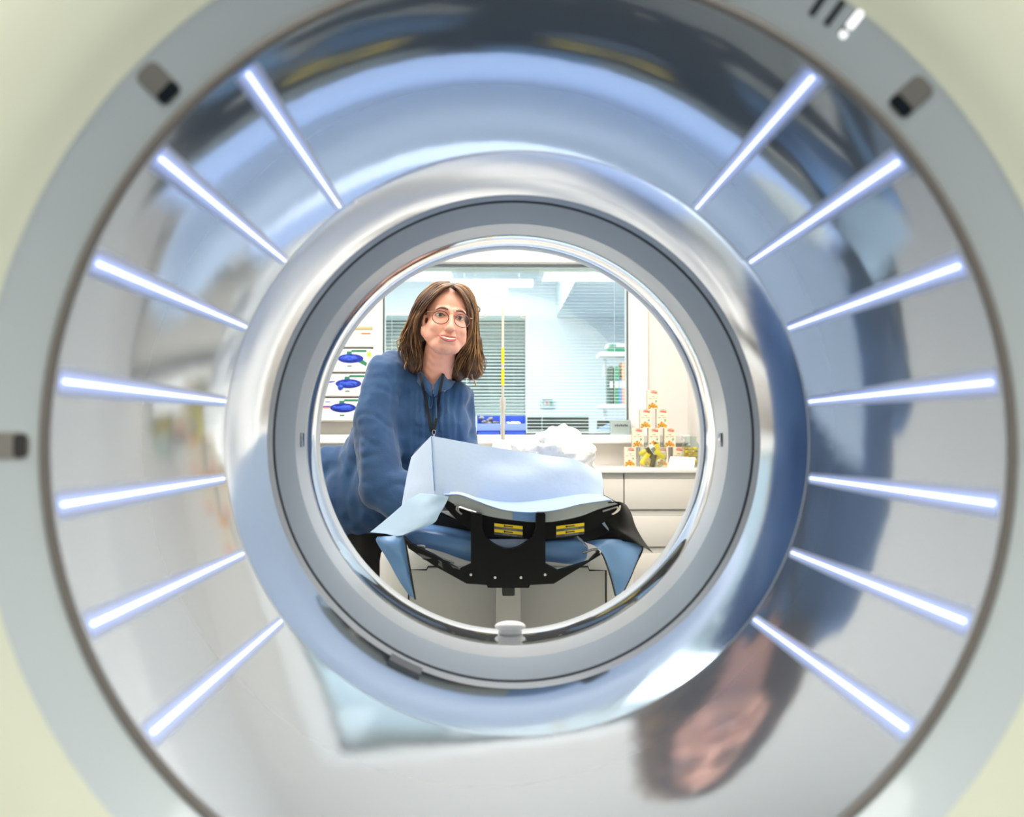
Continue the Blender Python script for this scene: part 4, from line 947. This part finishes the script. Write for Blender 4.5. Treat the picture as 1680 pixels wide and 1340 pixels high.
ribbon([(727, 613), (724, 630), (721, 645), (718.5, 665), (716, 687), (711, 708)], .0042, 'lany', 'lanyard', wo)
c = onb(712, 709, .012); bm = new(); tube(bm, [c+Vector((.005*math.cos(a), 0, .007*math.sin(a))) for a in [2*PI*k/12 for k in range(13)]], .0011, 6); tube(bm, [c+Vector((0, 0, -.007)), c+Vector((.001, 0, -.03))], .003, 6); link('lanyard_clip', bm, 'metal', wo)
# ---- face parts
def fan(name, cx, cz, rx, rz, off, m, parent, n=16, almond=False, dome=.0):
    bm = new(); ring = []
    for k in range(n):
        a = 2*PI*k/n; x, z = math.cos(a)*rx, math.sin(a)*rz
        if almond: z = rz*math.sin(a)*(1-.35*abs(math.cos(a))**2)
        ring.append((cx+x, cz+z))
    c0 = FS(cx, cz, off+dome); cv = bm.verts.new(c0); base = FS(cx, cz)
    fw = HR @ Vector((0, -1, 0))
    vs = []
    for x, z in ring:
        p = HL(x, 0, z); pl = p + fw*((c0-fw*dome-p).dot(fw)); vs.append(bm.verts.new(pl))
    for k in range(n): bm.faces.new((vs[k], vs[(k+1) % n], cv))
    bk = [bm.verts.new(v.co - fw*.0025) for v in vs]
    for k in range(n): bm.faces.new((vs[k], bk[k], bk[(k+1) % n], vs[(k+1) % n]))
    bm.faces.new(bk); return link(name, bm, m, parent, 60)
def ftube(pts, rad, m, name, parent, off=0., flat=1., n=4, seg=7):
    P3 = catmull([FS(x, z, off) for x, z in pts], n); R_ = rad
    if isinstance(rad, tuple):
        R_ = []; k = len(P3)
        for i in range(k):
            t = i/(k-1)*(len(rad)-1); j = min(int(t), len(rad)-2); R_.append(rad[j]+(rad[j+1]-rad[j])*(t-j))
    bm = new(); tube(bm, P3, R_, seg, flat=flat); return link(name, bm, m, parent, 60)
for s in (-1, 1):
    ex, ez = s*.0335, .004
    e = fan('eye', ex, ez, .0135, .0056, .0022, 'eyew', bo, almond=True, dome=.0015)
    fan('iris', ex+.0005, ez+.0003, .0058, .0052, .0043, 'iris', e, dome=.0003); fan('pupil', ex+.0005, ez+.0003, .0025, .0025, .0049, 'pupil', e, 10)
    ftube([(ex-.0145, ez-.0005), (ex-.008, ez+.0052), (ex, ez+.0066), (ex+.008, ez+.0052), (ex+.0145, ez-.0008)], (.0009, .0019, .0021, .0019, .0009), 'lash', 'eyelashes', bo, .0022)
    ftube([(ex-.0145, ez+.001), (ex-.008, ez+.0082), (ex, ez+.0098), (ex+.008, ez+.0082), (ex+.0145, ez+.001)], (.001, .0024, .0028, .0024, .001), 'skin', 'eyelid', bo, .001)
    ftube([(ex-.0135, ez-.002), (ex-.006, ez-.0064), (ex+.002, ez-.0072), (ex+.0135, ez-.002)], (.001, .0017, .0017, .001), 'skin', 'lower_eyelid', bo, .0012)
    ftube([(s*.014, .0225), (s*.026, .0262), (s*.038, .0258), (s*.050, .019)], (.0022, .0036, .003, .0012), 'brow', 'eyebrow', bo, .0006)
    fan('nostril', s*.0062, -.0505, .0032, .0018, -.0012, 'mouth', bo, 8)
sm = lambda x: .0085*(abs(x)/.0335)**1.8
mz = -.0715
xs_ = [-.033, -.0225, -.0115, 0, .0115, .0225, .033]
bm = new()
surf(bm, [[FS(x, mz+sm(x)+k*(.0048-.0048*(abs(x)/.0335)**2)+.0002, .0008) for x in xs_] for k in (1, 0, -1.35)], 3, 3, .002, tuple(HR @ Vector((0, 1, 0)))); link('mouth_opening', bm, 'mouth', bo)
bm = new()
surf(bm, [[FS(x*.86, mz+sm(x*.86)+k*(.0031-.0027*(abs(x)/.0335)**2)-.0002, .0017) for x in xs_] for k in (1.0, 0, -.85)], 3, 3, .001, tuple(HR @ Vector((0, 1, 0)))); link('teeth', bm, 'teeth', bo)
ftube([(x, mz+sm(x)+.0052*(1-(abs(x)/.0335)**2)+(.0012 if abs(abs(x)-.0115) < .001 else 0)) for x in xs_], (.0012, .0024, .0026, .0024, .0026, .0024, .0012), 'lips', 'upper_lip', bo, .0008)
ftube([(x, mz+sm(x)-.0078*(1-(abs(x)/.0335)**2)) for x in xs_], (.0012, .0028, .0034, .0036, .0034, .0028, .0012), 'lips', 'lower_lip', bo, .0006)
# spectacles and ear stud
bm = new(); fr = link('spectacles', (tube(bm, catmull([HL(-.0115, -.108, .004), HL(-.005, -.112, .0075), HL(.005, -.112, .0075), HL(.0115, -.108, .004)], 4), .0009, 6), bm)[1], 'gold', wo)
for s in (-1, 1):
    cx, cz, ry, rz = s*.036, -.008, .0262, .0215
    yl = lambda a: -.104 + .012*(abs(s*.0365+ry*math.cos(a))/.06)**2
    bm = new(); tube(bm, [HL(cx+ry*math.cos(a), yl(a), cz+rz*math.sin(a)) for a in [2*PI*k/36 for k in range(37)]], .0012, 6); link('rim', bm, 'rim', fr)
    bm = new(); ring = [HL(cx+ry*math.cos(a), yl(a), cz+rz*math.sin(a)) for a in [2*PI*k/36 for k in range(36)]]; prism(bm, ring, HR @ Vector((0, .0008, 0))); link('lens', bm, 'lens', fr, 60)
    bm = new(); tube(bm, [HL(s*.0622, -.093, .006), HL(s*.07, -.088, .0075), HL(s*.0765, -.07, .008), HL(s*.0785, -.02, .008), HL(s*.079, .012, .004), HL(s*.077, .022, -.012)], .00115, 6); link('temple_arm', bm, 'gold', fr)
bm = new(); ball(bm, HL(-.079, -.002, -.036), .0026, sub=2); link('ear_stud', bm, 'steel', wo)
# ---- hair
hv = new()
hb(hv, (0, .030, .036), (.080, .083, .088)); hb(hv, (.005, .005, .078), (.056, .06, .052)); hcap(hv, (.006, -.035, .105), (.006, .03, .118), .017, .02); hcap(hv, (.068, .012, .03), (.066, .0, -.05), .018, .018); hcap(hv, (-.068, .034, .03), (-.068, .034, -.06), .016, .018)
for a, b, ra, rb in ((HL(-.074, .02, .01), P(679, 560, 2.93), .022, .032), (P(679, 560, 2.93), P(680, 600, 2.93), .034, .026), (HL(.074, .02, .01), P(777, 560, 2.95), .020, .026), (P(777, 560, 2.95), P(776, 608, 2.94), .028, .03), (P(763, 560, 2.96), P(752, 612, 2.96), .026, .026), (P(764, 530, 2.95), P(764, 560, 2.95), .018, .022),
                     (HL(0, .07, .02), P(725, 590, 3.03), .07, .055), (P(690, 575, 3.0), P(765, 600, 3.02), .04, .035)): capsule(hv, a, b, ra, rb)
hvm = remeshed(hv, .005, 5, .5, lambda p, n: n*.005*noise.noise(Vector((p.x*60, p.y*60, p.z*8))))
ho = link('hair', hvm, 'hair', wo, 60)
GU = {
 -1: ([(741, 468, 2.838), (727, 473, 2.828), (708, 490, 2.833), (694, 508, 2.852), (684, 530, 2.878), (686, 560, 2.89), (690, 590, 2.888), (686, 614, 2.885)],
      [(737, 461, 2.90), (712, 464, 2.89), (690, 482, 2.89), (676, 506, 2.90), (668, 532, 2.90), (657, 556, 2.90), (655, 580, 2.90), (668, 606, 2.90)]),
  1: ([(744, 469, 2.838), (754, 478, 2.83), (765, 496, 2.845), (771, 516, 2.87), (769, 545, 2.89), (762, 570, 2.895), (748, 592, 2.90), (741, 612, 2.90)],
      [(747, 464, 2.90), (764, 468, 2.90), (776, 484, 2.91), (782, 508, 2.92), (783, 540, 2.92), (788, 570, 2.92), (795, 600, 2.92), (781, 632, 2.91)])}
random.seed(21)
bms = [new(), new(), new()]
for s in (-1, 1):
    A, B = GU[s]
    for i in range(120):
        t = (i+.5)/120; back = random.random()**1.5 * .07*(.3+t)
        t2 = max(0, min(1, t + random.uniform(-.03, .03))); ph = random.uniform(0, 6.28); am = random.uniform(.5, 1.2)
        pts = []; L = random.uniform(.82, 1.04) if random.random() < .7 else random.uniform(.7, .9)
        for k, (a, b) in enumerate(zip(A, B)):
            p = P(*a).lerp(P(*b), t2)
            if k >= 1: p.y += back*min(1, k/3)
            kk = k/7
            p.x += am*.010*kk*math.sin(ph+k*1.5) + s*(.003 if k == 7 else 0); p.y += am*.006*kk*math.cos(ph+k*1.3)
            p.z -= .006*t2*(back*14)*(1-kk)
            pts.append(p)
        c = catmull(pts, 5); c = c[:max(10, int(len(c)*min(1, L)))]
        n = len(c); w0 = random.uniform(.0026, .0050)
        R_ = [w0*(.65+.5*math.sin(PI*min(1, j/(n*.8))))*(1 if j < n*.75 else max(.12, 1-(j-n*.75)/(n*.25)*.9)) for j in range(n)]
        u = random.random(); ci = 0 if u < .5 else (1 if u < .80 else 2)
        tube(bms[ci], c, R_, 6, flat=.7)
# loose ends curling out
for (x, y, Y, dx) in ((661, 560, 2.9, -10), (664, 566, 2.9, -12), (787, 600, 2.92, 5), (786, 612, 2.92, 4), (774, 628, 2.9, 6), (779, 506, 2.9, 8), (668, 600, 2.9, -4)):
    tube(bms[2], catmull([P(x, y-14, Y), P(x+dx*.3, y-6, Y), P(x+dx, y, Y-.01), P(x+dx*.9, y+6, Y-.01)], 4), .0018, 5)
for b, m, nm in zip(bms, ('hair', 'hairm', 'hairl'), ('hair_lock', 'hair_lock', 'hair_highlight')): link(nm, b, m, ho, 70)
